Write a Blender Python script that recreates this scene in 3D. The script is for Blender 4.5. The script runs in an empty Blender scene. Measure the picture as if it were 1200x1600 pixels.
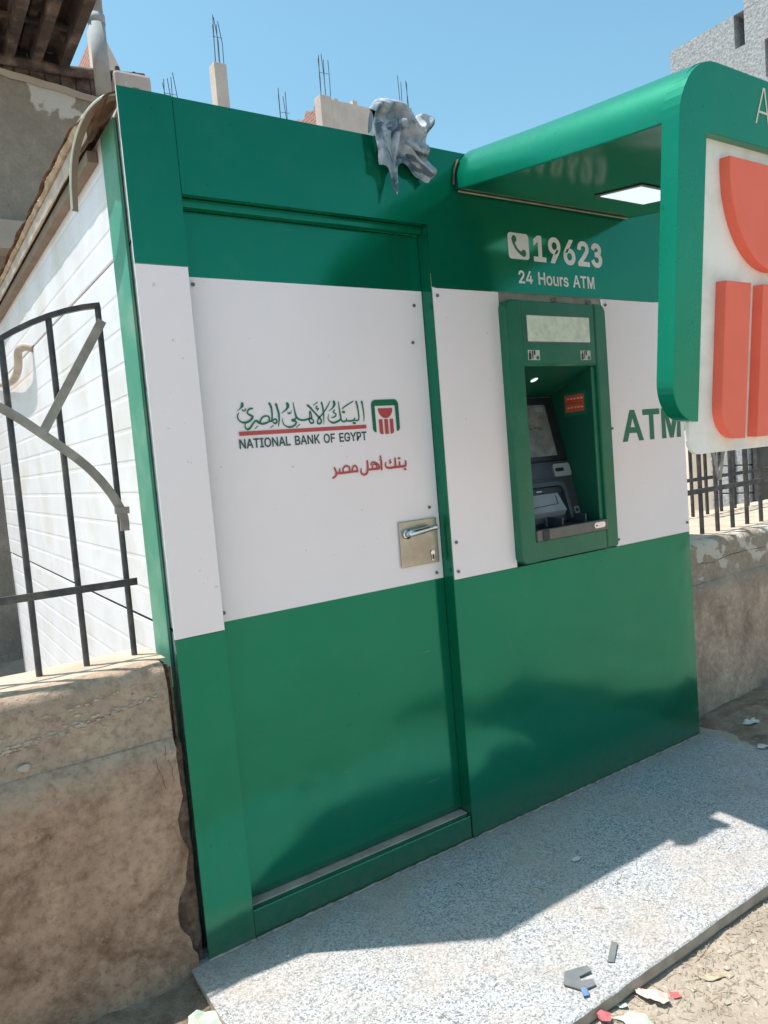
import bpy, bmesh, math, random
from mathutils import Vector, Matrix, noise
random.seed(7)
R = math.radians
S = bpy.context.scene
COL = S.collection

# ------------------------------------------------------------------ camera
cam_d = bpy.data.cameras.new('camera')
cam = bpy.data.objects.new('camera', cam_d)
COL.objects.link(cam)
cam_d.sensor_fit = 'HORIZONTAL'
cam_d.sensor_width = 36.0
cam_d.lens = 1158.93 / 1200 * 36
cam_d.clip_start = 0.02
cam_d.clip_end = 3000
yaw, pitch, roll = R(33.20774447), R(-4.38598734), R(-4.80001616)
fwd = Vector((math.sin(yaw) * math.cos(pitch), math.cos(yaw) * math.cos(pitch), math.sin(pitch)))
rt = Vector((math.cos(yaw), -math.sin(yaw), 0))
up = rt.cross(fwd)
r2 = rt * math.cos(roll) + up * math.sin(roll)
u2 = -rt * math.sin(roll) + up * math.cos(roll)
cam.matrix_world = Matrix(((r2.x, u2.x, -fwd.x, -0.60986568), (r2.y, u2.y, -fwd.y, -2.05762514),
                           (r2.z, u2.z, -fwd.z, 1.42), (0, 0, 0, 1)))
S.camera = cam

# ------------------------------------------------------------------ sky, sun, exposure
SUN = Vector((-0.285, 0.19, 1.0)).normalized()          # towards the sun
elev = math.asin(SUN.z)
W = bpy.data.worlds.new('World')
S.world = W
W.use_nodes = True
wn = W.node_tree
wn.nodes.clear()
sky = wn.nodes.new('ShaderNodeTexSky')
sky.sky_type = 'NISHITA'
sky.sun_disc = False
sky.sun_elevation = elev
sky.sun_rotation = math.atan2(SUN.x, SUN.y)
sky.altitude = 30
sky.air_density = 1.0
sky.dust_density = 1.6
sky.ozone_density = 0.4
bg = wn.nodes.new('ShaderNodeBackground')
bg.inputs['Strength'].default_value = 0.118
wo = wn.nodes.new('ShaderNodeOutputWorld')
tint = wn.nodes.new('ShaderNodeMix')
tint.data_type = 'RGBA'
tint.blend_type = 'MULTIPLY'
tint.inputs[0].default_value = 1.0
tint.inputs[7].default_value = (0.74, 1.03, 0.93, 1)     # the phone's cyan rendering of the sky
wn.links.new(sky.outputs[0], tint.inputs[6])
wn.links.new(tint.outputs[2], bg.inputs[0])
wn.links.new(bg.outputs[0], wo.inputs[0])
sl = bpy.data.lights.new('sun', 'SUN')
sl.energy = 3.3
sl.angle = R(0.55)
sl.color = (1.0, 0.95, 0.88)
so = bpy.data.objects.new('sun', sl)
COL.objects.link(so)
so.rotation_euler = (-SUN).to_track_quat('-Z', 'Y').to_euler()
S.view_settings.view_transform = 'Standard'
S.view_settings.look = 'None'
S.view_settings.gamma = 1.0
S.view_settings.use_curve_mapping = False
S.view_settings.exposure = 0.97

# ------------------------------------------------------------------ materials
class NT:
    def __init__(s, m):
        s.t = m.node_tree
    def n(s, ty, **kw):
        nd = s.t.nodes.new(ty)
        for k, v in kw.items():
            if k.startswith('i_'):
                key = k[2:]
                key = int(key) if key.isdigit() else key.replace('_', ' ')
                nd.inputs[key].default_value = v
            else:
                setattr(nd, k, v)
        return nd
    def l(s, a, b):
        s.t.links.new(a, b)
    def noise(s, vec, scale, detail=5, rough=0.55, dist=0.0):
        nd = s.n('ShaderNodeTexNoise')
        nd.inputs['Scale'].default_value = scale
        nd.inputs['Detail'].default_value = detail
        nd.inputs['Roughness'].default_value = rough
        nd.inputs['Distortion'].default_value = dist
        s.l(vec, nd.inputs['Vector'])
        return nd.outputs['Fac']
    def ramp(s, fac, stops):
        nd = s.n('ShaderNodeValToRGB')
        e = nd.color_ramp.elements
        while len(e) < len(stops):
            e.new(0.5)
        for i, (p, c) in enumerate(stops):
            e[i].position = p
            e[i].color = (c[0], c[1], c[2], 1) if hasattr(c, '__len__') else (c, c, c, 1)
        s.l(fac, nd.inputs['Fac'])
        return nd.outputs['Color']
    def mix(s, fac, a, b, mode='MIX'):
        nd = s.n('ShaderNodeMix', data_type='RGBA', blend_type=mode)
        for v, k in ((fac, 0), (a, 6), (b, 7)):
            if hasattr(v, 'is_linked'):
                s.l(v, nd.inputs[k])
            elif k == 0:
                nd.inputs[0].default_value = v
            else:
                nd.inputs[k].default_value = (v[0], v[1], v[2], 1)
        return nd.outputs[2]
    def math(s, op, a, b):
        nd = s.n('ShaderNodeMath', operation=op)
        for v, k in ((a, 0), (b, 1)):
            if hasattr(v, 'is_linked'):
                s.l(v, nd.inputs[k])
            else:
                nd.inputs[k].default_value = v
        return nd.outputs[0]
    def bump(s, h, strength, dist):
        nd = s.n('ShaderNodeBump')
        nd.inputs['Strength'].default_value = strength
        nd.inputs['Distance'].default_value = dist
        s.l(h, nd.inputs['Height'])
        return nd.outputs['Normal']

def base_mat(name, rough=0.6, spec=0.5, metal=0.0):
    m = bpy.data.materials.new(name)
    m.use_nodes = True
    t = NT(m)
    b = m.node_tree.nodes['Principled BSDF']
    b.inputs['Roughness'].default_value = rough
    b.inputs['Specular IOR Level'].default_value = spec
    b.inputs['Metallic'].default_value = metal
    co = t.n('ShaderNodeNewGeometry').outputs['Position']
    return m, t, b, co

def simple(name, c1, c2=None, scale=6.0, rough=0.6, spec=0.5, metal=0.0, bump=0.0, bscale=60.0, bdist=0.004,
           lo=0.35, hi=0.68, dust=None, dust_amt=0.0, dscale=2.5, rvar=0.0):
    m, t, b, co = base_mat(name, rough, spec, metal)
    f = t.noise(co, scale)
    if c2 is None:
        c2 = tuple(v * 0.82 for v in c1)
    col = t.ramp(f, [(lo, c2), (hi, c1)])
    if dust:
        fd = t.noise(co, dscale, 8, 0.65)
        fd = t.ramp(fd, [(0.48, 0.0), (0.72, dust_amt)])
        col = t.mix(fd, col, dust)
    t.l(col, b.inputs['Base Color'])
    if rvar:
        fr = t.noise(co, scale * 1.7, 6)
        t.l(t.math('ADD', t.math('MULTIPLY', fr, rvar), rough - rvar * 0.5), b.inputs['Roughness'])
    if bump:
        t.l(t.bump(t.noise(co, bscale, 6, 0.6), bump, bdist), b.inputs['Normal'])
    return m

def panel_mat(name, c, c2, rough, dust_c, spec=0.5, wave=0.12, metal=0.0):
    """glossy aluminium composite sheet: faint warp, fine orange peel, thin dust, more dust near the foot, scuffs"""
    m, t, b, co = base_mat(name, rough, spec, metal)
    f = t.noise(co, 3.1, 4)
    col = t.ramp(f, [(0.3, c2), (0.7, c)])
    dn = t.noise(co, 9.0, 9, 0.72)
    dm = t.ramp(dn, [(0.5, 0.0), (0.85, 0.05)])
    sx = t.n('ShaderNodeSeparateXYZ')
    t.l(co, sx.inputs[0])
    foot = t.n('ShaderNodeMapRange')
    for k, v in ((1, 0.0), (2, 0.16), (3, 0.45), (4, 0.0)):
        foot.inputs[k].default_value = v
    t.l(sx.outputs['Z'], foot.inputs[0])
    fn = t.math('MULTIPLY', foot.outputs[0], t.noise(co, 24, 6, 0.7))
    col = t.mix(t.math('MAXIMUM', dm, fn), col, dust_c)
    # specks and small scuffs
    sp = t.noise(co, 55, 3, 0.5)
    spm = t.ramp(sp, [(0.715, 0.0), (0.735, 0.5)])
    col = t.mix(spm, col, tuple(v * 0.45 for v in c))
    mp = t.n('ShaderNodeMapping')
    mp.inputs['Scale'].default_value = (3, 3, 40)
    mp.inputs['Rotation'].default_value = (0, 0.35, 0)
    t.l(co, mp.inputs[0])
    sc = t.noise(mp.outputs[0], 2.0, 3, 0.5)
    scm = t.ramp(sc, [(0.74, 0.0), (0.78, 0.25)])
    col = t.mix(scm, col, dust_c)
    t.l(col, b.inputs['Base Color'])
    rr = t.math('ADD', t.math('MULTIPLY', t.noise(co, 5, 7, 0.65), 0.10), rough - 0.05)
    t.l(rr, b.inputs['Roughness'])
    h = t.math('ADD', t.math('MULTIPLY', t.noise(co, 1.6, 2), 1.0), t.math('MULTIPLY', t.noise(co, 210, 2), 0.010))
    t.l(t.bump(h, wave, 0.05), b.inputs['Normal'])
    return m

M = {}
DUST = (0.36, 0.29, 0.22)
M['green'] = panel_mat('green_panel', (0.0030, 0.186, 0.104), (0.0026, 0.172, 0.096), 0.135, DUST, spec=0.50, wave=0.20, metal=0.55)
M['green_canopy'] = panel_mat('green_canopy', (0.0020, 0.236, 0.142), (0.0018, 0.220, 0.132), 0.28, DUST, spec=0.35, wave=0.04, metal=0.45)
M['white'] = panel_mat('white_panel', (0.90, 0.77, 0.785), (0.87, 0.745, 0.76), 0.30, (0.50, 0.45, 0.40), wave=0.05)
M['edge'] = simple('panel_edge', (0.62, 0.68, 0.64), scale=30, rough=0.5)
M['green_trim'] = simple('faded_green_trim', (0.07, 0.30, 0.20), (0.05, 0.26, 0.17), scale=5, rough=0.5, dust=(0.45, 0.45, 0.38), dust_amt=0.3, dscale=5)
M['side_white'] = simple('cabin_white', (0.82, 0.79, 0.83), (0.74, 0.71, 0.74), scale=4, rough=0.4, dust=(0.55, 0.45, 0.33), dust_amt=0.45, dscale=3, bump=0.1, bscale=30)
M['backing'] = simple('beige_backing', (0.42, 0.36, 0.31), (0.30, 0.25, 0.22), scale=20, rough=0.7)
M['rust'] = simple('rusty_sheet', (0.23, 0.105, 0.055), (0.09, 0.05, 0.035), scale=14, rough=0.85, bump=0.4, bscale=60, dust=(0.42, 0.33, 0.25), dust_amt=0.7, dscale=11)
M['foam'] = simple('torn_board', (0.52, 0.40, 0.29), (0.30, 0.20, 0.13), scale=22, rough=0.95, bump=0.9, bscale=70)
M['flash'] = simple('old_flashing', (0.52, 0.44, 0.37), (0.36, 0.29, 0.24), scale=9, rough=0.7, bump=0.2)
M['shadowstrip'] = simple('shaded_brown', (0.25, 0.19, 0.145), (0.18, 0.135, 0.10), scale=9, rough=0.8)  # brown-grey with the shade under eave and loose trim put into the colour
M['granite'] = None
M['steel'] = simple('brushed_steel', (0.50, 0.45, 0.39), (0.36, 0.31, 0.26), scale=14, rough=0.34, metal=0.9, dust=(0.35, 0.28, 0.22), dust_amt=0.6, dscale=12)
M['chrome'] = simple('chrome', (0.75, 0.76, 0.78), (0.6, 0.61, 0.63), rough=0.16, metal=1.0)
M['iron'] = simple('dark_iron', (0.060, 0.058, 0.066), (0.030, 0.028, 0.032), scale=30, rough=0.55, bump=0.2, bscale=200, dust=(0.20, 0.16, 0.13), dust_amt=0.6, dscale=14)
M['iron_dusty_lit'] = simple('lit_dusty_iron', (0.36, 0.32, 0.28), (0.24, 0.21, 0.185), scale=20, rough=0.8, bump=0.2, bscale=160)  # dust, plus the sunlight on the flat bars painted in as paler iron
M['atm_green'] = simple('atm_green_plastic', (0.003, 0.140, 0.072), (0.003, 0.118, 0.060), scale=5, rough=0.36, bump=0.04, bscale=400, dust=DUST, dust_amt=0.07, dscale=10)
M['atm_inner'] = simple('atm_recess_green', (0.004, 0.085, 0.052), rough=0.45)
M['black'] = simple('black_plastic', (0.016, 0.018, 0.021), (0.011, 0.012, 0.015), rough=0.4, scale=20)
M['dgrey'] = simple('dark_grey_plastic', (0.045, 0.052, 0.062), rough=0.4)
M['grey'] = simple('grey_plastic', (0.26, 0.285, 0.32), (0.20, 0.22, 0.25), rough=0.4)
M['bargrey'] = simple('grey_metal_bar', (0.155, 0.135, 0.125), (0.12, 0.105, 0.10), scale=30, rough=0.45, spec=0.5)
M['screen'] = simple('dusty_screen', (0.20, 0.21, 0.20), (0.12, 0.13, 0.13), scale=14, rough=0.25, dust=(0.34, 0.31, 0.27), dust_amt=0.6, dscale=16)
M['signglass'] = simple('milky_sign', (0.80, 0.81, 0.68), (0.70, 0.72, 0.60), scale=25, rough=0.35, dust=(0.40, 0.40, 0.32), dust_amt=0.55, dscale=34)
M['red'] = simple('red_foam', (0.88, 0.16, 0.10), (0.84, 0.145, 0.09), scale=9, rough=0.62, bump=0.06, bscale=300)
M['board'] = simple('sign_board', (0.88, 0.84, 0.79), (0.80, 0.76, 0.71), scale=6, rough=0.6, dust=(0.45, 0.40, 0.34), dust_amt=0.5, dscale=5)
M['ink_green'] = simple('ink_green', (0.002, 0.155, 0.075), rough=0.35)
M['ink_dark'] = simple('ink_dark_green', (0.010, 0.070, 0.058), rough=0.35)
M['ink_red'] = simple('ink_red', (0.55, 0.070, 0.070), rough=0.35)
M['ink_white'] = simple('ink_white', (0.86, 0.80, 0.80), rough=0.4)
M['ink_beige'] = simple('letter_beige', (0.70, 0.62, 0.50), rough=0.5)
M['orange'] = simple('orange_sticker', (0.62, 0.085, 0.04), (0.55, 0.07, 0.03), rough=0.45, scale=60)
M['paper'] = simple('white_paper', (0.68, 0.67, 0.64), (0.55, 0.53, 0.49), rough=0.85, scale=40, dust=(0.38, 0.31, 0.25), dust_amt=0.6, dscale=30)
M['cardboard'] = simple('grey_cardboard', (0.17, 0.175, 0.185), (0.13, 0.135, 0.14), rough=0.85, scale=30)
M['pink'] = simple('pink_paper', (0.70, 0.50, 0.46), (0.6, 0.42, 0.38), rough=0.85, scale=30, dust=(0.38, 0.31, 0.25), dust_amt=0.7, dscale=28)
M['redpaper'] = simple('red_wrapper', (0.50, 0.12, 0.13), rough=0.7)
M['mint'] = simple('mint_wrapper', (0.50, 0.62, 0.48), (0.40, 0.50, 0.39), rough=0.7, scale=30, dust=(0.40, 0.33, 0.26), dust_amt=0.8, dscale=28)
M['blue'] = simple('blue_wrapper', (0.14, 0.24, 0.40), rough=0.6)
M['straw'] = simple('dry_straw', (0.46, 0.38, 0.27), (0.30, 0.24, 0.17), rough=0.9, scale=40)
M['pebble'] = simple('pebble', (0.50, 0.44, 0.36), (0.32, 0.26, 0.20), rough=0.9, scale=18)
M['cloth'] = None
M['conc'] = simple('pale_concrete', (0.60, 0.50, 0.45), (0.50, 0.41, 0.37), scale=2, rough=0.9, bump=0.3, bscale=20, bdist=0.02)
M['rebar'] = simple('rebar', (0.06, 0.05, 0.05), rough=0.8)
M['pipe'] = simple('pale_pipe', (0.40, 0.40, 0.41), (0.30, 0.30, 0.30), scale=6, rough=0.75, spec=0.2, dust=(0.36, 0.31, 0.27), dust_amt=0.5, dscale=5)
M['roofdark'] = simple('old_corrugated', (0.085, 0.062, 0.055), (0.035, 0.028, 0.027), scale=6, rough=0.9, dust=(0.30, 0.22, 0.18), dust_amt=0.8, dscale=4)
M['beam'] = simple('pale_beam', (0.44, 0.38, 0.325), (0.38, 0.325, 0.28), scale=4, rough=0.9, bump=0.2)
M['wallbeige'] = simple('beige_render', (0.52, 0.44, 0.36), (0.44, 0.37, 0.30), scale=3, rough=0.9, bump=0.2)
M['block'] = simple('rough_block', (0.44, 0.44, 0.46), (0.26, 0.26, 0.27), scale=26, rough=0.95, bump=0.9, bscale=22, bdist=0.02)
M['slot'] = simple('slot_shade', (0.20, 0.21, 0.23), rough=0.7)
M['gate'] = simple('dark_gate', (0.022, 0.022, 0.025), (0.04, 0.036, 0.034), rough=0.5)
M['lampwhite'], t, b, co = base_mat('lit_diffuser', 0.4)
b.inputs['Base Color'].default_value = (0.7, 0.74, 0.76, 1)
b.inputs['Emission Color'].default_value = (0.84, 0.95, 1.0, 1)
b.inputs['Emission Strength'].default_value = 0.42
M['lampinner'], t, b, co = base_mat('lit_recess_lamp', 0.4)
b.inputs['Base Color'].default_value = (0.7, 0.74, 0.76, 1)
b.inputs['Emission Color'].default_value = (0.8, 0.95, 1.0, 1)
b.inputs['Emission Strength'].default_value = 0.6

def granite():
    m, t, b, co = base_mat('speckled_granite', 0.42, 0.5)
    vo = t.n('ShaderNodeTexVoronoi')
    vo.inputs['Scale'].default_value = 230
    t.l(co, vo.inputs['Vector'])
    sp = t.n('ShaderNodeSeparateColor')
    t.l(vo.outputs['Color'], sp.inputs[0])
    col = t.ramp(sp.outputs[0], [(0.06, (0.14, 0.145, 0.16)), (0.22, (0.27, 0.275, 0.295)), (0.55, (0.41, 0.415, 0.43)), (0.95, (0.55, 0.55, 0.55))])
    f2 = t.noise(co, 330, 2, 0.5)
    dk = t.ramp(f2, [(0.30, 0.6), (0.40, 0.0)])
    col = t.mix(dk, col, (0.16, 0.17, 0.19))
    d = t.noise(co, 2.6, 9, 0.68)
    dm = t.ramp(d, [(0.44, 0.0), (0.68, 0.70)])
    col = t.mix(dm, col, (0.43, 0.355, 0.305))
    sm = t.noise(co, 5.5, 8, 0.72)
    col = t.mix(t.ramp(sm, [(0.56, 0.0), (0.74, 0.42)]), col, (0.20, 0.185, 0.175))
    # grime gathered along the foot of the kiosk
    sx = t.n('ShaderNodeSeparateXYZ')
    t.l(co, sx.inputs[0])
    mr = t.n('ShaderNodeMapRange')
    for k, v in ((1, -0.14), (2, 0.0), (3, 0.0), (4, 0.75)):
        mr.inputs[k].default_value = v
    t.l(sx.outputs['Y'], mr.inputs[0])
    g = t.math('MULTIPLY', mr.outputs[0], t.ramp(t.noise(co, 9, 8, 0.7), [(0.34, 0.15), (0.62, 1.0)]))
    col = t.mix(g, col, (0.30, 0.24, 0.20))
    t.l(col, b.inputs['Base Color'])
    t.l(t.math('ADD', t.math('MULTIPLY', d, 0.5), 0.25), b.inputs['Roughness'])
    t.l(t.bump(t.noise(co, 120, 4), 0.03, 0.001), b.inputs['Normal'])
    return m
M['granite'] = granite()

def sand():
    m, t, b, co = base_mat('dusty_sand', 0.95, 0.2)
    f = t.noise(co, 3.0, 9, 0.65)
    col = t.ramp(f, [(0.3, (0.34, 0.27, 0.215)), (0.5, (0.44, 0.365, 0.30)), (0.72, (0.51, 0.435, 0.37))])
    g = t.noise(co, 70, 5, 0.7)
    col = t.mix(t.ramp(g, [(0.28, 0.55), (0.42, 0.0)]), col, (0.15, 0.115, 0.085))
    col = t.mix(t.ramp(g, [(0.62, 0.0), (0.74, 0.6)]), col, (0.60, 0.53, 0.45))
    t.l(col, b.inputs['Base Color'])
    h = t.math('ADD', t.noise(co, 26, 8, 0.7), t.math('MULTIPLY', g, 0.5))
    t.l(t.bump(h, 0.75, 0.02), b.inputs['Normal'])
    return m
M['sand'] = sand()
M['dirt'] = simple('trodden_earth', (0.34, 0.255, 0.195), (0.19, 0.135, 0.10), scale=12, rough=1.0, spec=0.1, bump=0.9, bscale=45, bdist=0.02, dust=(0.42, 0.34, 0.27), dust_amt=0.6, dscale=20)

def cloth_mat():
    m, t, b, co = base_mat('faded_denim', 0.95, 0.1)
    f = t.noise(co, 16, 7, 0.65, 0.6)
    col = t.ramp(f, [(0.36, (0.15, 0.19, 0.235)), (0.5, (0.29, 0.32, 0.365)), (0.66, (0.50, 0.505, 0.52))])
    st = t.noise(co, 9, 3, 0.5, 1.4)
    col = t.mix(t.ramp(st, [(0.53, 0.0), (0.58, 0.85)]), col, (0.055, 0.085, 0.115))
    t.l(col, b.inputs['Base Color'])
    t.l(t.bump(t.noise(co, 600, 2), 0.35, 0.001), b.inputs['Normal'])
    return m
M['cloth'] = cloth_mat()

def render_wall(name, low, high, stain, zsplit, white=None, white_amt=0.0, seed=0.0, zw=(0.70, 0.86), wscale=7.5):
    """old cement render: brown blotches below, greyer coping above, pits, scratches, optional flaking whitewash"""
    m, t, b, co0 = base_mat(name, 0.95, 0.2)
    ad = t.n('ShaderNodeVectorMath', operation='ADD')
    ad.inputs[1].default_value = (seed, seed * 0.7, 0)
    t.l(co0, ad.inputs[0])
    co = ad.outputs[0]
    f = t.noise(co, 4.2, 9, 0.68, 0.5)
    lowc = t.ramp(f, [(0.36, stain), (0.49, low), (0.64, tuple(min(1, v * 1.35) for v in low))])
    f2 = t.noise(co, 9, 8, 0.65)
    hic = t.ramp(f2, [(0.32, tuple(v * 0.74 for v in high)), (0.66, high)])
    sx = t.n('ShaderNodeSeparateXYZ')
    t.l(co0, sx.inputs[0])
    wob = t.math('ADD', sx.outputs['Z'], t.math('MULTIPLY', t.math('SUBTRACT', t.noise(co, 6, 4), 0.5), 0.30))
    mr = t.n('ShaderNodeMapRange')
    for k, v in ((1, zsplit - 0.07), (2, zsplit + 0.06), (3, 0.0), (4, 1.0)):
        mr.inputs[k].default_value = v
    t.l(wob, mr.inputs[0])
    col = t.mix(mr.outputs[0], lowc, hic)
    gr = t.noise(co, 38, 8, 0.75)
    col = t.mix(t.ramp(gr, [(0.33, 0.62), (0.52, 0.0)]), col, stain)
    col = t.mix(t.ramp(gr, [(0.55, 0.0), (0.72, 0.45)]), col, tuple(min(1, v * 1.7) for v in low))
    blot = t.noise(co, 2.0, 5, 0.6)
    col = t.mix(t.ramp(blot, [(0.50, 0.0), (0.66, 0.55)]), col, tuple(v * 0.62 + 0.03 for v in high))
    pit = t.noise(co, 60, 6, 0.7)
    col = t.mix(t.ramp(pit, [(0.30, 0.7), (0.40, 0.0)]), col, tuple(v * 0.35 for v in low))
    mp = t.n('ShaderNodeMapping')
    mp.inputs['Rotation'].default_value = (0, 0.9, 0)
    mp.inputs['Scale'].default_value = (4.0, 4.0, 12.0)
    t.l(co, mp.inputs[0])
    scr = t.ramp(t.noise(mp.outputs[0], 2.2, 2, 0.4), [(0.735, 0.0), (0.80, 0.55)])
    col = t.mix(scr, col, tuple(min(1, v * 1.9) for v in low))
    h = t.math('ADD', t.math('ADD', t.noise(co, 14, 9, 0.7), t.math('MULTIPLY', pit, 0.6)), t.math('MULTIPLY', gr, 0.7))
    if white:
        wf = t.noise(co, wscale, 5, 0.5, 0.2)
        wm = t.ramp(wf, [(0.50, 0.0), (0.525, white_amt)])
        z1 = t.n('ShaderNodeMapRange')
        for k, v in ((1, zw[0]), (2, zw[0] + 0.02), (3, 0.0), (4, 1.0)):
            z1.inputs[k].default_value = v
        t.l(wob, z1.inputs[0])
        wm = t.math('MULTIPLY', wm, z1.outputs[0])
        col = t.mix(wm, col, white)
    t.l(col, b.inputs['Base Color'])
    t.l(t.bump(h, 0.6, 0.02), b.inputs['Normal'])
    return m
M['wall_left'] = render_wall('old_render_brown', (0.42, 0.265, 0.185), (0.54, 0.40, 0.30), (0.175, 0.09, 0.055), 0.60)
M['wall_right'] = render_wall('old_render_pink', (0.47, 0.335, 0.26), (0.42, 0.335, 0.265), (0.27, 0.185, 0.14), 0.62, (0.62, 0.54, 0.47), 0.85, 3.3)
M['rubble'] = simple('crumbling_core', (0.30, 0.19, 0.135), (0.13, 0.075, 0.05), scale=30, rough=1.0, bump=1.0, bscale=35, bdist=0.03)
M['walltop'] = simple('dusty_wall_top', (0.54, 0.45, 0.36), (0.40, 0.32, 0.25), scale=8, rough=0.95, bump=0.6, bscale=40, bdist=0.01)
M['house_wall'] = render_wall('grey_render_peeling', (0.34, 0.295, 0.255), (0.36, 0.315, 0.27), (0.28, 0.24, 0.21), 3.2, (0.60, 0.58, 0.56), 1.0, 1.7, (4.40, 4.6), 2.6)

def brick_mat():
    m, t, b, co = base_mat('distant_red_brick', 0.95, 0.2)
    br = t.n('ShaderNodeTexBrick')
    br.inputs['Color1'].default_value = (0.42, 0.17, 0.13, 1)
    br.inputs['Color2'].default_value = (0.34, 0.13, 0.10, 1)
    br.inputs['Mortar'].default_value = (0.42, 0.33, 0.29, 1)
    br.inputs['Scale'].default_value = 1.0
    br.inputs['Brick Width'].default_value = 0.25
    br.inputs['Row Height'].default_value = 0.09
    br.inputs['Mortar Size'].default_value = 0.014
    sx = t.n('ShaderNodeSeparateXYZ')
    t.l(co, sx.inputs[0])
    cx = t.n('ShaderNodeCombineXYZ')
    t.l(sx.outputs['Y'], cx.inputs[0])
    t.l(sx.outputs['Z'], cx.inputs[1])
    t.l(cx.outputs[0], br.inputs['Vector'])
    t.l(br.outputs['Color'], b.inputs['Base Color'])
    return m
M['brick'] = brick_mat()
ARABIC_GREEN = """2935,16104,61 2931,16033,69 2866,15956,28 2755,15881,12
2919,15919,16 2933,15875,20 2971,15873,20 2976,15917,16 2981,15878,20 3020,15889,20 3037,15959,16
3245,15934,44 3178,15937,40 3096,15878,36 3078,15799,36 3167,15733,48 3231,15704,48 3215,15642,52 3110,15558,52 2972,15520,52 2843,15552,36 2758,15644,32 2754,15750,28 2806,15827,16
3414,15517,48 3360,15556,48 3301,15549,40 3215,15464,44 3128,15362,48 3037,15316,48 2974,15351,32 2962,15423,28 2978,15484,16
3358,15538,40 3431,15490,52 3545,15458,52 3665,15479,48 3768,15519,44 3858,15533,44
3770,15537,36 3772,15654,40 3687,15694,40 3587,15671,40 3500,15594,40 3450,15489,44
3826,16076,52 3875,15975,52 3889,15830,48 3884,15686,40 3857,15524,44
3857,15524,40 3932,15575,40 4012,15572,40 4024,15499,40 3969,15447,48 3903,15486,36
4051,16041,61 4079,15932,52 4112,15767,52 4113,15586,44 4090,15459,32 4067,15333,12
3268,15322,20 3372,15394,24
3787,15325,20 3893,15387,24
4434,16047,73 4456,15964,73 4363,15849,36 4212,15754,16
4428,15792,16 4443,15736,20 4472,15726,20 4488,15780,16 4493,15725,20 4536,15751,20 4554,15824,16
4649,16086,16 4658,15930,28 4682,15764,40 4709,15634,52 4783,15548,48 4884,15515,48 4998,15507,48
4708,15615,40 4659,15544,44 4555,15539,36 4562,15502,32 4653,15489,44 4689,15432,44 4576,15336,44 4410,15316,44 4275,15387,28 4224,15490,24 4241,15608,12
4674,15294,20 4808,15380,24
4893,15516,38 5001,15511,46 5137,15544,46
5137,15544,46 5249,15559,42 5250,15676,34 5217,15784,30 5186,15698,25 5187,15601,30 5155,15504,38 5211,15404,46 5301,15420,42 5298,15498,34 5216,15560,34
5148,15971,55 5239,15891,51 5357,15750,46 5498,15597,51 5594,15485,42 5562,15388,46 5464,15377,42 5456,15452,38 5515,15548,38 5639,15660,38 5766,15793,34 5895,15947,30 5977,16083,17
5487,15931,34 5439,15893,30 5456,15844,30 5536,15861,25 5472,15785,21
5357,15965,21 5511,16057,25
5656,16043,46 5686,15895,46 5699,15697,38 5690,15501,25 5673,15334,11
6284,16044,25 6299,15854,34 6314,15654,42 6321,15493,46 6185,15409,51 6020,15377,51 5889,15443,34 5846,15534,25 5886,15641,17
6319,15473,46 6404,15394,42 6511,15415,42 6543,15494,25
6524,15424,38 6675,15403,42 6821,15431,42 6863,15500,25
6844,15430,38 6949,15405,38 7015,15464,38 7022,15646,38 7006,15849,46 6965,16033,51
7180,16026,51 7204,15904,46 7220,15699,38 7225,15516,30 7198,15364,13
6112,16059,67 6125,15959,67 6045,15853,34 5899,15759,13
6131,15790,25 6055,15723,30 6141,15660,34 6146,15600,34 6061,15554,34 5968,15548,17
6412,15820,30 6587,15924,34 6847,16047,25
6420,15709,59 6475,15703,59
6791,15332,55 6853,15325,55"""
ARABIC_RED = """8776,13928,54 8767,13779,59 8626,13752,64 8323,13751,64 8142,13741,64 7980,13761,59 7930,13844,49 7954,13940,35
8520,13910,49 8510,13749,49
8347,14047,54 8338,13750,59
8156,14024,30 8099,13966,30 8177,13936,30 8097,13885,30
8482,14042,54 8539,14035,54
8702,13654,54 8760,13647,54
7773,14015,59 7755,13718,59
7772,14179,30 7724,14141,30 7779,14105,30 7705,14037,30
7337,13902,40 7402,13982,45 7545,13959,49 7646,13866,49 7647,13756,54 7437,13751,59 7235,13752,59
7540,13911,35 7574,13810,40 7472,13758,40 7392,13818,35 7429,13902,35 7540,13911,35
7213,14044,54 7198,13755,59 7137,13627,59 7020,13601,54 6928,13681,49 6942,13812,35
6777,13717,49 6784,13849,49 6713,13926,49 6630,13878,49 6591,13769,49
6792,13735,54 6554,13736,59 6276,13723,59 6030,13727,59
6250,13737,45 6240,13856,45 6368,13946,49 6491,13884,49 6487,13753,45
6121,13866,40 6091,13738,45
5922,13917,45 5973,13784,54 5961,13667,54 5834,13584,40"""
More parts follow.
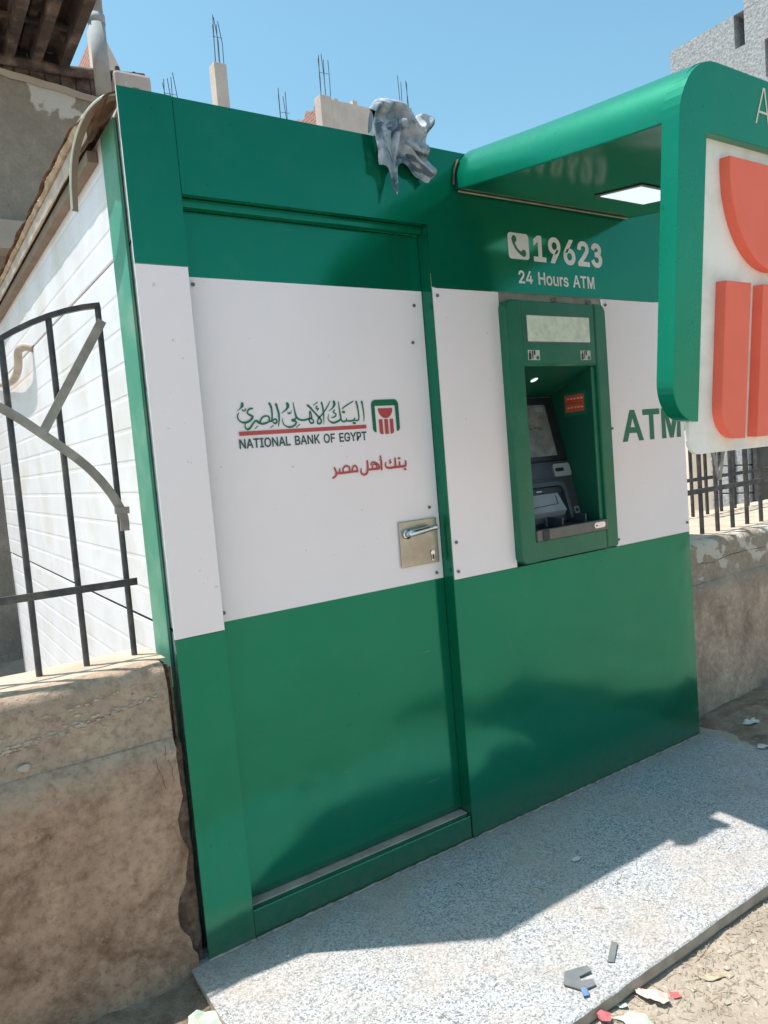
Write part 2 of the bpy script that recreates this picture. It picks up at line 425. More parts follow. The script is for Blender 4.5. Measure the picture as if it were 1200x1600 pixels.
GLYPHS = """1 453 198,509 86,427 86,358 212,448 212,0 276,0 276,509/391,0 391,55 76,55 76,0
2 453 389,0 389,57 153,60 267,180 294,209 317,235 336,259 351,280 363,299 371,318 377,336 380,354 381,372 379,398 372,423 361,445 346,465 328,482 306,497 281,507 254,513 225,516 196,513 168,507 143,496 121,482 102,464 86,442 75,418 68,391 66,362 127,362 128,381 132,398 139,413 148,427 159,438 172,447 188,454 205,458 224,460 241,458 258,455 273,449 287,441 298,431 308,419 315,405 319,389 320,371 319,356 316,341 311,327 303,312 294,298 282,282 268,266 252,248 234,229 64,47 64,0
3 453 114,388 129,417 150,435 179,446 210,446 238,436 260,418 273,395 276,370 268,346 251,325 225,310 192,305 165,305 165,243 198,243 246,252 291,277 323,316 337,364 332,414 308,458 268,490 219,507 168,507 119,489 81,456 59,417/165,241 195,241 231,236 260,220 281,197 293,168 294,137 284,108 264,84 237,66 204,59 171,63 141,77 118,99 102,132 46,105 68,63 106,25 154,3 208,-3 260,9 305,37 338,78 355,128 354,181 334,230 298,269 251,294 201,303 165,303
4 453 413,105 413,163 109,166 311,509 247,509 40,158 40,105/343,0 343,318 282,318 282,0
6 453 257,-4 284,3 310,14 333,30 352,50 368,73 379,98 387,127 389,157 387,187 380,215 370,240 355,262 337,280 316,295 291,305 265,312 235,314 221,313 208,311 196,307 184,302 174,295 165,288 157,279 145,261 151,261 322,509 252,509 137,340 112,302 93,268 80,239 71,212 65,187 64,162 66,130 73,101 84,74 100,51 119,31 142,15 168,3 196,-4 226,-7|207,50 190,55 174,63 160,73 148,86 138,102 131,119 126,138 125,158 126,179 131,197 138,214 148,229 160,241 174,252 190,259 207,264 226,265 245,264 263,259 279,251 293,241 304,228 314,213 322,196 326,178 327,157 326,137 322,119 314,101 304,86 293,73 279,63 263,55 245,50 226,48
9 453 196,513 168,506 143,494 120,479 101,459 85,436 73,411 66,382 64,352 66,321 72,294 83,269 98,247 116,229 137,214 161,203 188,197 218,195 232,195 245,198 257,202 268,207 278,214 287,221 295,229 302,238 307,248 301,248 130,0 200,0 315,168 340,207 359,240 373,270 382,296 387,322 389,347 387,378 380,408 368,434 352,458 333,478 310,494 285,506 256,513 226,516|245,459 263,454 279,446 293,435 305,422 314,407 322,390 326,371 327,350 326,330 322,312 314,295 305,280 293,267 279,257 263,249 245,245 226,243 207,245 190,250 174,257 160,268 148,280 138,295 131,313 127,331 125,352 127,372 131,390 138,407 148,423 160,435 174,446 190,454 207,459 226,460
A 480 85,0 134,145 345,145 395,0 463,0 278,509 200,509 16,0|153,200 239,438 326,200
B 456 247,0 284,2 317,8 344,18 368,31 386,48 400,67 410,88 416,111 418,136 416,161 411,184 402,203 391,220 378,234 363,245 347,254 331,260 315,262 315,267 329,272 343,278 356,286 368,295 378,307 387,320 393,336 397,353 398,374 396,398 390,421 381,442 367,461 350,477 329,491 304,501 274,507 241,509 60,509 60,0|125,231 248,231 269,229 289,225 306,218 320,209 333,197 342,184 350,169 354,153 355,137 353,115 344,96 330,80 309,67 281,60 245,57 125,57|125,452 240,452 270,449 294,442 313,429 326,412 333,393 336,372 335,355 330,340 323,326 314,314 302,304 288,296 273,290 256,287 238,285 125,285
E 419 375,0 375,57 125,57 125,229 355,229 355,286 125,286 125,452 372,452 372,509 60,509 60,0
F 410 125,0 125,221 346,221 346,278 125,278 125,452 369,452 369,509 60,509 60,0
G 520 308,-4 344,5 377,19 406,38 431,62 451,91 466,124 475,160 478,200 478,256 283,256 283,199 434,199 415,202 413,173 407,147 396,123 382,102 365,85 345,71 322,61 296,55 269,53 238,56 210,63 184,76 161,95 141,117 125,145 113,177 106,213 103,254 106,295 113,332 125,364 141,392 160,414 183,432 209,445 236,453 265,456 283,455 300,453 330,443 344,436 356,427 368,417 378,406 387,393 395,379 402,365 408,349 474,349 468,373 460,395 449,416 436,436 421,453 403,469 384,483 363,494 340,504 316,510 291,514 265,516 223,512 184,501 149,484 117,459 91,429 69,393 53,352 43,305 40,254 43,203 53,157 69,116 91,79 118,49 149,25 185,7 225,-3 269,-7
H 517 125,0 125,232 392,232 392,0 457,0 457,509 392,509 392,289 125,289 125,509 60,509 60,0
I 300 269,0 269,57 183,57 183,452 269,452 269,509 31,509 31,452 118,452 118,57 31,57 31,0
K 467 125,0 125,193 124,225 125,334 125,509 60,509 60,0/231,276 448,509 364,509 212,344 199,331 187,317 174,303 162,289 151,275 139,261 128,246 104,216 104,145/449,0 228,309 188,259 372,0
L 393 361,0 361,57 125,57 125,509 60,509 60,0
M 628 60,0 122,0 122,420 262,0 316,0 446,420 446,0 506,0 506,509 418,509 288,130 152,509 60,509
N 523 60,0 122,0 122,398 392,0 460,0 460,509 400,509 400,110 128,509 60,509
O 533 309,-3 348,7 384,25 415,49 442,79 464,115 480,157 490,203 493,254 490,305 480,352 464,393 442,429 415,459 384,484 348,501 309,512 267,516 225,512 186,501 150,484 119,459 92,429 70,393 53,352 44,305 40,254 44,203 53,157 70,115 92,79 119,49 150,25 186,7 225,-3 267,-7|237,55 210,63 184,76 161,94 142,117 125,144 113,176 106,213 103,254 106,295 113,332 125,364 142,392 161,415 184,433 210,445 237,453 267,456 296,453 324,446 349,433 372,415 392,392 408,365 420,332 428,295 430,254 428,213 420,176 408,144 392,116 372,94 349,76 324,63 296,55 267,53
P 445 125,0 125,452 232,452 257,451 279,446 297,439 312,428 324,416 333,402 339,385 343,367 344,348 343,328 339,310 333,294 324,279 312,266 297,256 279,248 257,244 233,242 109,242 109,186 235,186 272,188 305,195 332,207 356,223 375,243 390,265 400,291 407,318 409,348 407,377 400,404 390,430 375,452 356,471 332,487 305,499 272,506 235,509 60,509 60,0
T 449 193,452 193,0 257,0 257,452 417,452 417,509 32,509 32,452
Y 472 268,0 268,208 455,509 381,509 280,344 260,310 251,293 242,275 233,254 224,230 250,230 240,254 231,274 222,292 213,309 203,327 192,344 91,509 16,509 203,208 203,0
o 415 241,-5 271,3 299,16 323,35 343,58 359,85 371,116 379,150 381,187 379,225 371,260 359,291 343,318 323,341 299,360 271,374 241,382 207,384 174,382 144,374 117,360 93,341 72,318 56,291 44,260 37,225 34,187 37,150 44,116 56,85 72,58 93,35 117,16 144,3 174,-5 207,-8|184,49 163,55 145,66 130,80 118,97 108,117 102,139 98,163 96,187 98,212 102,236 108,258 118,278 130,296 145,310 163,321 184,328 207,330 231,328 252,321 270,310 285,296 298,278 307,258 314,236 318,212 319,187 318,163 314,139 307,117 298,97 285,80 270,66 252,55 231,49 207,46
r 259 114,0 114,237 115,254 119,269 126,284 135,296 146,306 159,315 174,321 190,324 207,326 215,326 230,324 236,324 243,322 240,384 229,384 223,385 213,385 191,383 171,377 152,367 137,354 124,339 112,321 112,379 53,379 53,0
s 365 210,-7 236,-2 260,6 281,18 298,31 312,47 323,65 329,85 331,107 328,131 320,153 306,171 287,187 261,200 229,209 172,223 152,229 136,235 124,243 115,253 110,264 109,277 111,292 119,305 131,317 147,326 166,331 187,333 210,331 228,325 243,316 254,304 262,291 268,277 324,290 318,308 309,324 299,339 286,352 271,363 254,372 234,379 212,383 187,384 161,383 137,378 115,370 95,360 79,347 65,332 55,314 49,295 47,274 50,249 58,227 72,208 92,192 118,180 149,170 212,155 229,150 243,144 254,136 262,126 266,115 268,103 265,88 258,74 244,62 227,53 206,47 181,45 160,47 141,52 124,60 111,72 101,87 94,107 36,94 41,73 50,54 62,38 76,24 93,12 112,3 133,-3 157,-7 182,-8
u 410 209,-3 234,5 257,17 277,35 294,60 307,92 298,92 298,0 357,0 357,379 296,379 296,153 295,132 290,113 283,97 274,83 263,71 249,62 234,55 218,51 200,50 175,53 154,61 137,75 124,94 116,117 114,144 114,379 53,379 53,139 54,109 60,82 69,59 82,39 97,23 115,11 135,2 158,-3 182,-5"""

# ------------------------------------------------------------------ helpers
def mesh_obj(name, verts, faces, mat, parent=None, loc=None, smooth=False, mats=None, fmat=None):
    """one mesh object from world-space points; its origin sits at loc, or at its thing's base when it is a part"""
    root = parent
    while root is not None and root.parent is not None:
        root = root.parent
    base = Vector(loc) if loc is not None else (Vector(root.location) if root is not None else Vector((0, 0, 0)))
    me = bpy.data.meshes.new(name)
    me.from_pydata([tuple(Vector(v) - base) for v in verts], [], faces)
    for mm in (mats or [mat]):
        me.materials.append(mm)
    if fmat:
        for p, k in zip(me.polygons, fmat):
            p.material_index = k
    if smooth:
        for p in me.polygons:
            p.use_smooth = True
    me.validate()
    me.update()
    o = bpy.data.objects.new(name, me)
    COL.objects.link(o)
    if parent is not None:
        o.parent = parent
        if loc is not None and root is not None:
            o.location = base - Vector(root.location)
    else:
        o.location = base
    return o

def thing(name, label, cat, loc=(0, 0, 0), group=None):
    o = bpy.data.objects.new(name, None)
    o.empty_display_size = 0.1
    COL.objects.link(o)
    o.location = loc
    tag(o, label, cat, group)
    return o

def tag(o, label, cat, group=None):
    o['label'] = label
    o['category'] = cat
    if group:
        o['group'] = group
    return o

class G:
    """collects shapes given in world coordinates"""
    def __init__(s):
        s.v, s.f = [], []
    def add(s, v, f):
        k = len(s.v)
        s.v += [Vector(p) for p in v]
        s.f += [tuple(i + k for i in q) for q in f]
        return s
    def box(s, x0, x1, y0, y1, z0, z1, bev=0.0):
        if bev <= 0:
            v = [(x, y, z) for z in (z0, z1) for y in (y0, y1) for x in (x0, x1)]
            f = [(0, 2, 3, 1), (4, 5, 7, 6), (0, 1, 5, 4), (2, 6, 7, 3), (0, 4, 6, 2), (1, 3, 7, 5)]
            return s.add(v, f)
        bm = bmesh.new()
        bmesh.ops.create_cube(bm, size=1)
        for q in bm.verts:
            q.co = Vector(((x0 + x1) / 2 + q.co.x * (x1 - x0), (y0 + y1) / 2 + q.co.y * (y1 - y0), (z0 + z1) / 2 + q.co.z * (z1 - z0)))
        bmesh.ops.bevel(bm, geom=list(bm.edges), offset=bev, segments=2, affect='EDGES', profile=0.5)
        return s.bm(bm)
    def bm(s, bm):
        bm.verts.index_update()
        s.add([q.co.copy() for q in bm.verts], [tuple(q.index for q in f.verts) for f in bm.faces])
        bm.free()
        return s
    def prism(s, poly, y0, y1, bev=0.0):
        """polygon in X-Z swept along Y"""
        bm = bmesh.new()
        a = [bm.verts.new((p[0], y0, p[1])) for p in poly]
        b_ = [bm.verts.new((p[0], y1, p[1])) for p in poly]
        n = len(poly)
        fa = bm.faces.new(a)
        bm.faces.new(list(reversed(b_)))
        for i in range(n):
            j = (i + 1) % n
            bm.faces.new((a[j], a[i], b_[i], b_[j]))
        bmesh.ops.recalc_face_normals(bm, faces=list(bm.faces))
        if bev:
            bmesh.ops.bevel(bm, geom=list(fa.edges), offset=bev, segments=2, affect='EDGES', profile=0.5)
        return s.bm(bm)
    def tube(s, pts, r, n=8, cap=True):
        pts = [Vector(p) for p in pts]
        rr = r if hasattr(r, '__len__') else [r] * len(pts)
        rings = []
        ref = Vector((0, 0, 1))
        for i, p in enumerate(pts):
            d = (pts[min(i + 1, len(pts) - 1)] - pts[max(i - 1, 0)]).normalized()
            if abs(d.dot(ref)) > 0.95:
                ref = Vector((1, 0, 0)) if abs(d.x) < 0.9 else Vector((0, 1, 0))
            a = d.cross(ref).normalized()
            c = a.cross(d).normalized()
            rings.append([p + (a * math.cos(2 * math.pi * k / n) + c * math.sin(2 * math.pi * k / n)) * rr[i] for k in range(n)])
        v = [q for g in rings for q in g]
        f = []
        for i in range(len(pts) - 1):
            for k in range(n):
                f.append((i * n + k, i * n + (k + 1) % n, (i + 1) * n + (k + 1) % n, (i + 1) * n + k))
        if cap:
            f.append(tuple(reversed(range(n))))
            f.append(tuple(range((len(pts) - 1) * n, len(pts) * n)))
        return s.add(v, f)
    def bar(s, pts, wx, wy):
        """flat bar along a polyline in the X-Z plane at its y; wx across in X-Z, wy along Y"""
        pts = [Vector(p) for p in pts]
        v, f = [], []
        for i, p in enumerate(pts):
            d = (pts[min(i + 1, len(pts) - 1)] - pts[max(i - 1, 0)]).normalized()
            q = Vector((-d.z, 0, d.x)).normalized() * wx / 2
            w = Vector((0, wy / 2, 0))
            v += [p + q - w, p + q + w, p - q + w, p - q - w]
        for i in range(len(pts) - 1):
            for k in range(4):
                f.append((i * 4 + k, i * 4 + (k + 1) % 4, i * 4 + 4 + (k + 1) % 4, i * 4 + 4 + k))
        f += [(3, 2, 1, 0), tuple(len(v) - 4 + k for k in range(4))]
        return s.add(v, f)
    def map(s, fn):
        s.v = [Vector(fn(p)) for p in s.v]
        return s
    def jitter(s, a, sc=9.0):
        s.v = [p + noise.noise_vector(p * sc) * a for p in s.v]
        return s
    def obj(s, name, mat, parent=None, loc=None, smooth=False, **kw):
        return mesh_obj(name, s.v, s.f, mat, parent, loc, smooth, **kw)

def smooth_pts(pts, n=6):
    out = []
    P = [Vector(p) for p in pts]
    for i in range(len(P) - 1):
        a, b_, c, d = P[max(i - 1, 0)], P[i], P[i + 1], P[min(i + 2, len(P) - 1)]
        for k in range(n):
            t = k / n
            out.append(0.5 * ((2 * b_) + (c - a) * t + (2 * a - 5 * b_ + 4 * c - d) * t * t + (3 * b_ - a - 3 * c + d) * t ** 3))
    out.append(P[-1])
    return out

def rpoly(x0, z0, x1, z1, r=(0, 0, 0, 0), n=8):
    """rectangle with corner radii: bottom-left, bottom-right, top-right, top-left"""
    if not hasattr(r, '__len__'):
        r = (r,) * 4
    out = []
    for (cx, cz, a0), q in zip(((x0, z0, 180), (x1, z0, 270), (x1, z1, 0), (x0, z1, 90)), r):
        if q <= 0:
            out.append((cx, cz))
            continue
        ox = cx + q * (1 if cx == x0 else -1)
        oz = cz + q * (1 if cz == z0 else -1)
        for k in range(n + 1):
            a = R(a0 + 90 * k / n)
            out.append((ox + q * math.cos(a), oz + q * math.sin(a)))
    return out

def grid(name, fn, nu, nv, mat, parent=None, loc=None, smooth=True, **kw):
    v = [fn(i / nu, j / nv) for j in range(nv + 1) for i in range(nu + 1)]
    f = [(j * (nu + 1) + i, j * (nu + 1) + i + 1, (j + 1) * (nu + 1) + i + 1, (j + 1) * (nu + 1) + i) for j in range(nv) for i in range(nu)]
    return mesh_obj(name, v, f, mat, parent, loc, smooth, **kw)

GLYPH = {}
for row in GLYPHS.split('\n'):
    ch, adv_, rest = row.split(' ', 2)
    GLYPH[ch] = (int(adv_), [[[tuple(int(q) for q in w.split(',')) for w in lp.split()] for lp in pc.split('|')] for pc in rest.split('/')])

def embolden(lp, b):
    """push an outline outwards by b (outer loops run anticlockwise, holes clockwise)"""
    out = []
    n = len(lp)
    for i in range(n):
        a, c, e = Vector(lp[i - 1]), Vector(lp[i]), Vector(lp[(i + 1) % n])
        d1, d2 = (c - a).normalized(), (e - c).normalized()
        n1, n2 = Vector((d1.y, -d1.x)), Vector((d2.y, -d2.x))
        m = n1 + n2
        if m.length < 0.3:
            m = n1
        m = m.normalized()
        k = b / max(0.45, m.dot(n1))
        out.append((c.x + m.x * k, c.y + m.y * k))
    return out

def lettering(name, body, x0, x1, z0, z1, y, mat, parent, bold=0.0, depth=0.0006, fn=None, spacing=1.0):
    """flat letters from their outlines, fitted to a rectangle of the facade"""
    vs, fs = [], []
    layers = {}
    penx = 0.0
    for ch in body:
        if ch == ' ':
            penx += 0.28
            continue
        adv, pieces = GLYPH[ch]
        for k, pc in enumerate(pieces):
            layers.setdefault(k, []).extend([[(penx + gx / 1000, gy / 1000) for gx, gy in embolden(lp, bold * 1000)] for lp in pc])
        penx += adv / 1000 * spacing
    for k, loops in layers.items():
        cu = bpy.data.curves.new(name, 'CURVE')
        cu.dimensions = '2D'
        cu.fill_mode = 'FRONT'
        for lp in loops:
            sp = cu.splines.new('POLY')
            sp.points.add(len(lp) - 1)
            for q, (gx, gy) in zip(sp.points, lp):
                q.co = (gx, gy, 0, 1)
            sp.use_cyclic_u = True
        tmp = bpy.data.objects.new(name, cu)
        COL.objects.link(tmp)
        dg = bpy.context.evaluated_depsgraph_get()
        me = bpy.data.meshes.new_from_object(tmp.evaluated_get(dg))
        bpy.data.objects.remove(tmp)
        b0 = len(vs)
        vs += [Vector((q.co.x, q.co.y, k * 0.00012)) for q in me.vertices]
        fs += [tuple(i + b0 for i in p.vertices) for p in me.polygons]
        bpy.data.meshes.remove(me)
    ax, bx = min(q.x for q in vs), max(q.x for q in vs)
    ay, by = min(q.y for q in vs), max(q.y for q in vs)
    out = []
    for q in vs:
        p = Vector((x0 + (q.x - ax) / (bx - ax) * (x1 - x0), y - depth - q.z, z0 + (q.y - ay) / (by - ay) * (z1 - z0)))
        out.append(fn(p) if fn else p)
    return mesh_obj(name, out, fs, mat, parent)

def strokes(name, data, y, mat, parent):
    """brush strokes: each line is x,z,width in tenths of a millimetre"""
    g = G()
    for k, line in enumerate(data.strip().split('\n')):
        pts = [tuple(int(q) * 1e-4 for q in w.split(',')) for w in line.split()]
        sp = smooth_pts([Vector(p) for p in pts], 5) if len(pts) > 2 else [Vector(p) for p in pts]
        v, f = [], []
        yy = y - 0.0004 - 0.00004 * k
        for i, p in enumerate(sp):
            d = sp[min(i + 1, len(sp) - 1)] - sp[max(i - 1, 0)]
            q = Vector((-d.y, d.x)).normalized() * max(p.z * 1.3, 0.0015) / 2
            v += [(p.x + q.x, yy, p.y + q.y), (p.x - q.x, yy, p.y - q.y)]
        for i in range(len(sp) - 1):
            f.append((2 * i, 2 * i + 1, 2 * i + 3, 2 * i + 2))
        # round ends
        for e, nb in ((0, 1), (len(sp) - 1, len(sp) - 2)):
            r_ = max(sp[e].z * 1.3, 0.0015) / 2 * 0.95
            b0 = len(v)
            v += [(sp[e].x + r_ * math.cos(a * math.pi / 4), yy - 0.00002, sp[e].y + r_ * math.sin(a * math.pi / 4)) for a in range(8)]
            f.append(tuple(range(b0, b0 + 8)))
        g.add(v, f)
    return g.obj(name, mat, parent)

# ------------------------------------------------------------------ ground and the granite step
def gz(x, y):
    """height of the sandy ground"""
    p = Vector((x, y, 0))
    h = -0.040 + 0.022 * noise.noise(p * 1.1) + 0.011 * noise.noise(p * 4.3) + 0.005 * noise.noise(p * 13) + 0.003 * noise.noise(p * 31)
    m = max(0.0, min(1.0, (x - 2.15) / 0.5)) * max(0.0, min(1.0, (y + 0.75) / 0.6))     # sand heaped against the wall on the right
    h = h + m * (0.075 + 0.03 * noise.noise(p * 3))
    if x < 0.0:
        m = max(0.0, min(1.0, (-x - 0.0) / 0.4)) * max(0.0, min(1.0, (y + 0.5) / 0.5))
        h += m * 0.03
    d = max(0.0, math.hypot(x - 0.8, y + 0.6) - 12)
    return h - 0.0 * d

def axis(lo, hi, step, far):
    a = []
    q = lo
    while q < hi + 1e-6:
        a.append(q)
        q += step
    s, q = step, hi
    right = []
    while q < far:
        s *= 1.32
        q += s
        right.append(q)
    s, q = step, lo
    left = []
    while q > -far:
        s *= 1.32
        q -= s
        left.append(q)
    return list(reversed(left)) + a + right
ax_x = axis(-1.4, 3.6, 0.022, 700)
ax_y = axis(-1.6, 0.5, 0.022, 700)
v = []
for y in ax_y:
    for x in ax_x:
        z = gz(x, y)
        if -0.05 < x < 2.36 and -0.79 < y < 4:
            z = min(z, -0.055)
        v.append((x, y, z))
nx = len(ax_x)
f = [(j * nx + i, j * nx + i + 1, (j + 1) * nx + i + 1, (j + 1) * nx + i) for j in range(len(ax_y) - 1) for i in range(nx - 1)]
o = mesh_obj('ground', v, f, M['sand'], smooth=True)
o['kind'] = 'structure'

# trodden brown earth along the foot of the walls
def earth(x0, x1, y0, y1):
    def fn(u, w):
        x, y = x0 + (x1 - x0) * u, y0 + (y1 - y0) * w
        ed = min(u * (x1 - x0), (1 - u) * (x1 - x0), w * (y1 - y0), 0.3)
        n_ = noise.noise(Vector((x * 6, y * 6, 2)))
        return (x, y, gz(x, y) + min(0.010, -0.022 + ed * 0.28 + 0.012 * n_) + 0.004 * noise.noise(Vector((x * 30, y * 30, 1))))
    o = grid('earth', fn, int((x1 - x0) / 0.016), int((y1 - y0) / 0.016), M['dirt'])
    o['kind'] = 'structure'
earth(-1.3, 0.07, -0.50, 0.03)
earth(2.39, 3.7, -0.42, 0.11)

# granite slab with chipped arris
def slab():
    g = G()
    x0, x1, y0, y1 = -0.055, 2.43, -0.818, 0.02
    nx_, = (90,)
    rows = []
    for i in range(nx_ + 1):
        x = x0 + (x1 - x0) * i / nx_
        w = 0.004 * noise.noise(Vector((x * 5, 2, 0))) + 0.003 * noise.noise(Vector((x * 22, 5, 0)))
        rows.append([(x, y1, 0), (x, y0 + 0.004 + w, 0), (x, y0 + w, -0.004), (x, y0 + w * 0.6, -0.034), (x, y0 + 0.006 + w, -0.036), (x, y0 + 0.01, -0.11)])
    n = 6
    vv = [p for r_ in rows for p in r_]
    ff = [(i * n + k, i * n + k + 1, (i + 1) * n + k + 1, (i + 1) * n + k) for i in range(nx_) for k in range(n - 1)]
    ff.append(tuple(range(n)))
    ff.append(tuple(reversed(range(nx_ * n, nx_ * n + n))))
    fm = []
    for i in range(nx_):
        fm += [0, 0, 1, 1, 1]
    fm += [1, 1]
    return mesh_obj('granite_step', vv, ff, None, mats=[M['granite'], M['slabedge']], fmat=fm)
M['slabedge'] = simple('dirty_slab_edge', (0.44, 0.36, 0.295), (0.31, 0.245, 0.195), scale=16, rough=0.95, bump=0.4, bscale=50)
o = slab()
o['kind'] = 'structure'
M['sealdirt'] = simple('dusty_sealant', (0.40, 0.35, 0.30), (0.22, 0.185, 0.155), scale=40, rough=0.95, bump=0.4, bscale=120)

# ------------------------------------------------------------------ the kiosk
KW, KH = 2.39, 2.455
Z0, Z1 = 0.955, 1.98          # the white band
kiosk = thing('atm_kiosk', 'green and white metal bank kiosk standing on the grey granite step', 'kiosk', (1.2, 0, 0))

def sheet(name, x0, x1, z0, z1, mat, y=0.0, th=0.006, bulge=(), nu=24, nv=24, parent=kiosk, edge=None, label=None):
    """cladding sheet: slightly warped front, real thickness, returns at its edges"""
    def fy(x, z):
        d = 0.0
        for (bx, bz, sx, sz, a) in bulge:
            d += a * math.exp(-((x - bx) / sx) ** 2 - ((z - bz) / sz) ** 2)
        ed = min(x - x0, x1 - x, z - z0, z1 - z)
        return y - d * min(1, max(0, ed / 0.05))
    v, f, fm = [], [], []
    for j in range(nv + 1):
        for i in range(nu + 1):
            x = x0 + (x1 - x0) * i / nu
            z = z0 + (z1 - z0) * j / nv
            v.append((x, fy(x, z), z))
    for j in range(nv):
        for i in range(nu):
            f.append((j * (nu + 1) + i, j * (nu + 1) + i + 1, (j + 1) * (nu + 1) + i + 1, (j + 1) * (nu + 1) + i))
            fm.append(0)
    b0 = len(v)
    v += [(x0, y, z0), (x1, y, z0), (x1, y, z1), (x0, y, z1), (x0, y + th, z0), (x1, y + th, z0), (x1, y + th, z1), (x0, y + th, z1)]
    for a, c in ((0, 1), (1, 2), (2, 3), (3, 0)):
        f.append((b0 + a, b0 + a + 4, b0 + c + 4, b0 + c))
        fm.append(1)
    f.append((b0 + 7, b0 + 6, b0 + 5, b0 + 4))
    fm.append(1)
    me = mesh_obj(name, v, f, None, parent, mats=[mat, edge or mat], fmat=fm)
    for p in me.data.polygons[:nu * nv]:
        p.use_smooth = True
    if label:
        me['label'] = label
    return me

GREEN, WHITE = M['green'], M['white']
# corner post, proud of the rest by 4 mm
sheet('corner_panel', 0.0, 0.150, Z1 + 0.012, KH, GREEN, -0.004, 0.008, [(0.06, 2.3, .1, .2, .003)], edge=M['edge'], label='upper green corner panel')
sheet('corner_panel', 0.0, 0.147, 0.952, Z1 + 0.010, WHITE, -0.004, 0.008, edge=M['edge'], label='white corner panel')
sheet('corner_panel', 0.0, 0.146, 0.0, 0.950, GREEN, -0.004, 0.008, [(0.07, .4, .1, .3, .002)], edge=M['green'], label='lower green corner panel')
def header_y(x, z):
    return -0.005 * math.exp(-((x - 0.9) / .3) ** 2 - ((z - 2.35) / .12) ** 2) - 0.004 * math.exp(-((x - 1.25) / .16) ** 2 - ((z - 2.15) / .1) ** 2) + 0.003 * math.exp(-((x - 1.9) / .2) ** 2 - ((z - 2.2) / .2) ** 2)
def on_header(p):
    return Vector((p.x, p.y + header_y(p.x, p.z), p.z))
# header: long strip over the door and the number panel beside it, one L-shaped sheet
def header():
    xs = [0.153 + (KW - 0.153) * i / 60 for i in range(61)]
    k = min(range(61), key=lambda i: abs(xs[i] - 1.010))
    xs[k] = 1.010
    zs = [Z1 + 0.002 + (2.193 - Z1 - 0.002) * j / 10 for j in range(11)] + [2.193 + (KH - 2.193) * j / 12 for j in range(1, 13)]
    fy = header_y
    v = [(x, fy(x, z), z) for z in zs for x in xs]
    f = []
    for j in range(len(zs) - 1):
        for i in range(60):
            if j < 10 and i < k:
                continue
            f.append((j * 61 + i, j * 61 + i + 1, (j + 1) * 61 + i + 1, (j + 1) * 61 + i))
    # returns: top, underside over the door, the jamb edge
    def ret(a, c, dx, dz):
        b0 = len(v)
        v.extend([a, c, (c[0], 0.06, c[2]), (a[0], 0.06, a[2])])
        f.append((b0, b0 + 1, b0 + 2, b0 + 3))
    ret((0.153, 0, KH), (KW, 0, KH), 0, 1)
    ret((0.153, 0, 2.193), (1.010, 0, 2.193), 0, 1)
    o = mesh_obj('header_panel', v, f, GREEN, kiosk, smooth=False)
    for p in o.data.polygons[:-2]:
        p.use_smooth = True
    return o
hdr = header()
# right-hand cladding
sheet('cladding_panel', 1.012, 1.316, Z0 + 0.002, Z1 - 0.001, WHITE, -0.001, 0.008, [(1.16, 1.4, .15, .3, .0015)], edge=M['edge'], label='narrow white panel left of the cash machine')
sheet('cladding_panel', 1.886, KW, Z0 + 0.002, Z1 - 0.001, WHITE, -0.002, 0.02, [(2.1, 1.5, .2, .2, .002), (2.2, 1.2, .2, .15, -.002)], edge=M['edge'], label='wide white panel right of the cash machine')
sheet('cladding_panel', 1.010, KW, 0.0, Z0, GREEN, 0.0, 0.008,
      [(1.25, .5, .3, .3, .005), (1.75, .45, .35, .3, -.004), (2.28, .45, .15, .3, .006), (2.33, .74, .012, .012, .010), (2.3, .86, .2, .07, .006), (1.05, .62, .08, .2, -.003), (1.5, .15, .3, .12, .003)],
      nu=60, nv=44, label='lower green panel under the cash machine')
# returns of the right side, door jambs, sill
G().box(1.0075, 1.0095, 0.0005, 0.085, 0.0, 2.192).obj('door_jamb', GREEN, kiosk)
G().box(0.1505, 0.1520, 0.0085, 0.085, 0.095, 2.192).obj('door_jamb', GREEN, kiosk)
G().box(0.153, 1.0065, 0.028, 0.06, 2.168, 2.192, 0.002).obj('door_head_strip', GREEN, kiosk)
G().box(0.1485, 1.004, 0.002, 0.06, 0.0, 0.088, 0.003).obj('door_sill', GREEN, kiosk)
G().box(0.156, 1.004, 0.0235, 0.0715, 0.0885, 0.094, 0.001).jitter(0.002, 20).obj('dusty_ledge', M['slabedge'], kiosk)
# sloped chequer strip where the sill leans out
G().box(KW - 0.012, KW - 0.006, 0.024, 3.85, 0.0, KH - 0.01).obj('side_wall', M['side_white'], kiosk, )
G().box(0.05, 2.385, 3.85, 3.88, -0.05, KH - 0.03).obj('rear_wall', M['side_white'], kiosk)
# backing behind the gaps round the cash machine
g = G()
g.box(1.30, 1.90, 0.010, 0.016, 1.945, 1.99).box(1.30, 1.318, 0.010, 0.016, 0.95, 1.945).box(1.842, 1.90, 0.022, 0.028, 0.95, 1.945)
g.obj('backing_strip', M['backing'], kiosk)
for x, zt in ((1.60, 1.968), (1.80, 1.966)):
    G().box(x, x + 0.022, 0.002, 0.0095, zt - 0.012, zt + 0.008, 0.001).obj('backing_clip', M['bargrey'], kiosk)

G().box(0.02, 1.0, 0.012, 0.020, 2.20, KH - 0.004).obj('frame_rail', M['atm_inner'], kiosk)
G().box(0.034, 0.146, 0.0105, 0.018, 0.0, 2.19).obj('frame_stile', M['atm_inner'], kiosk)
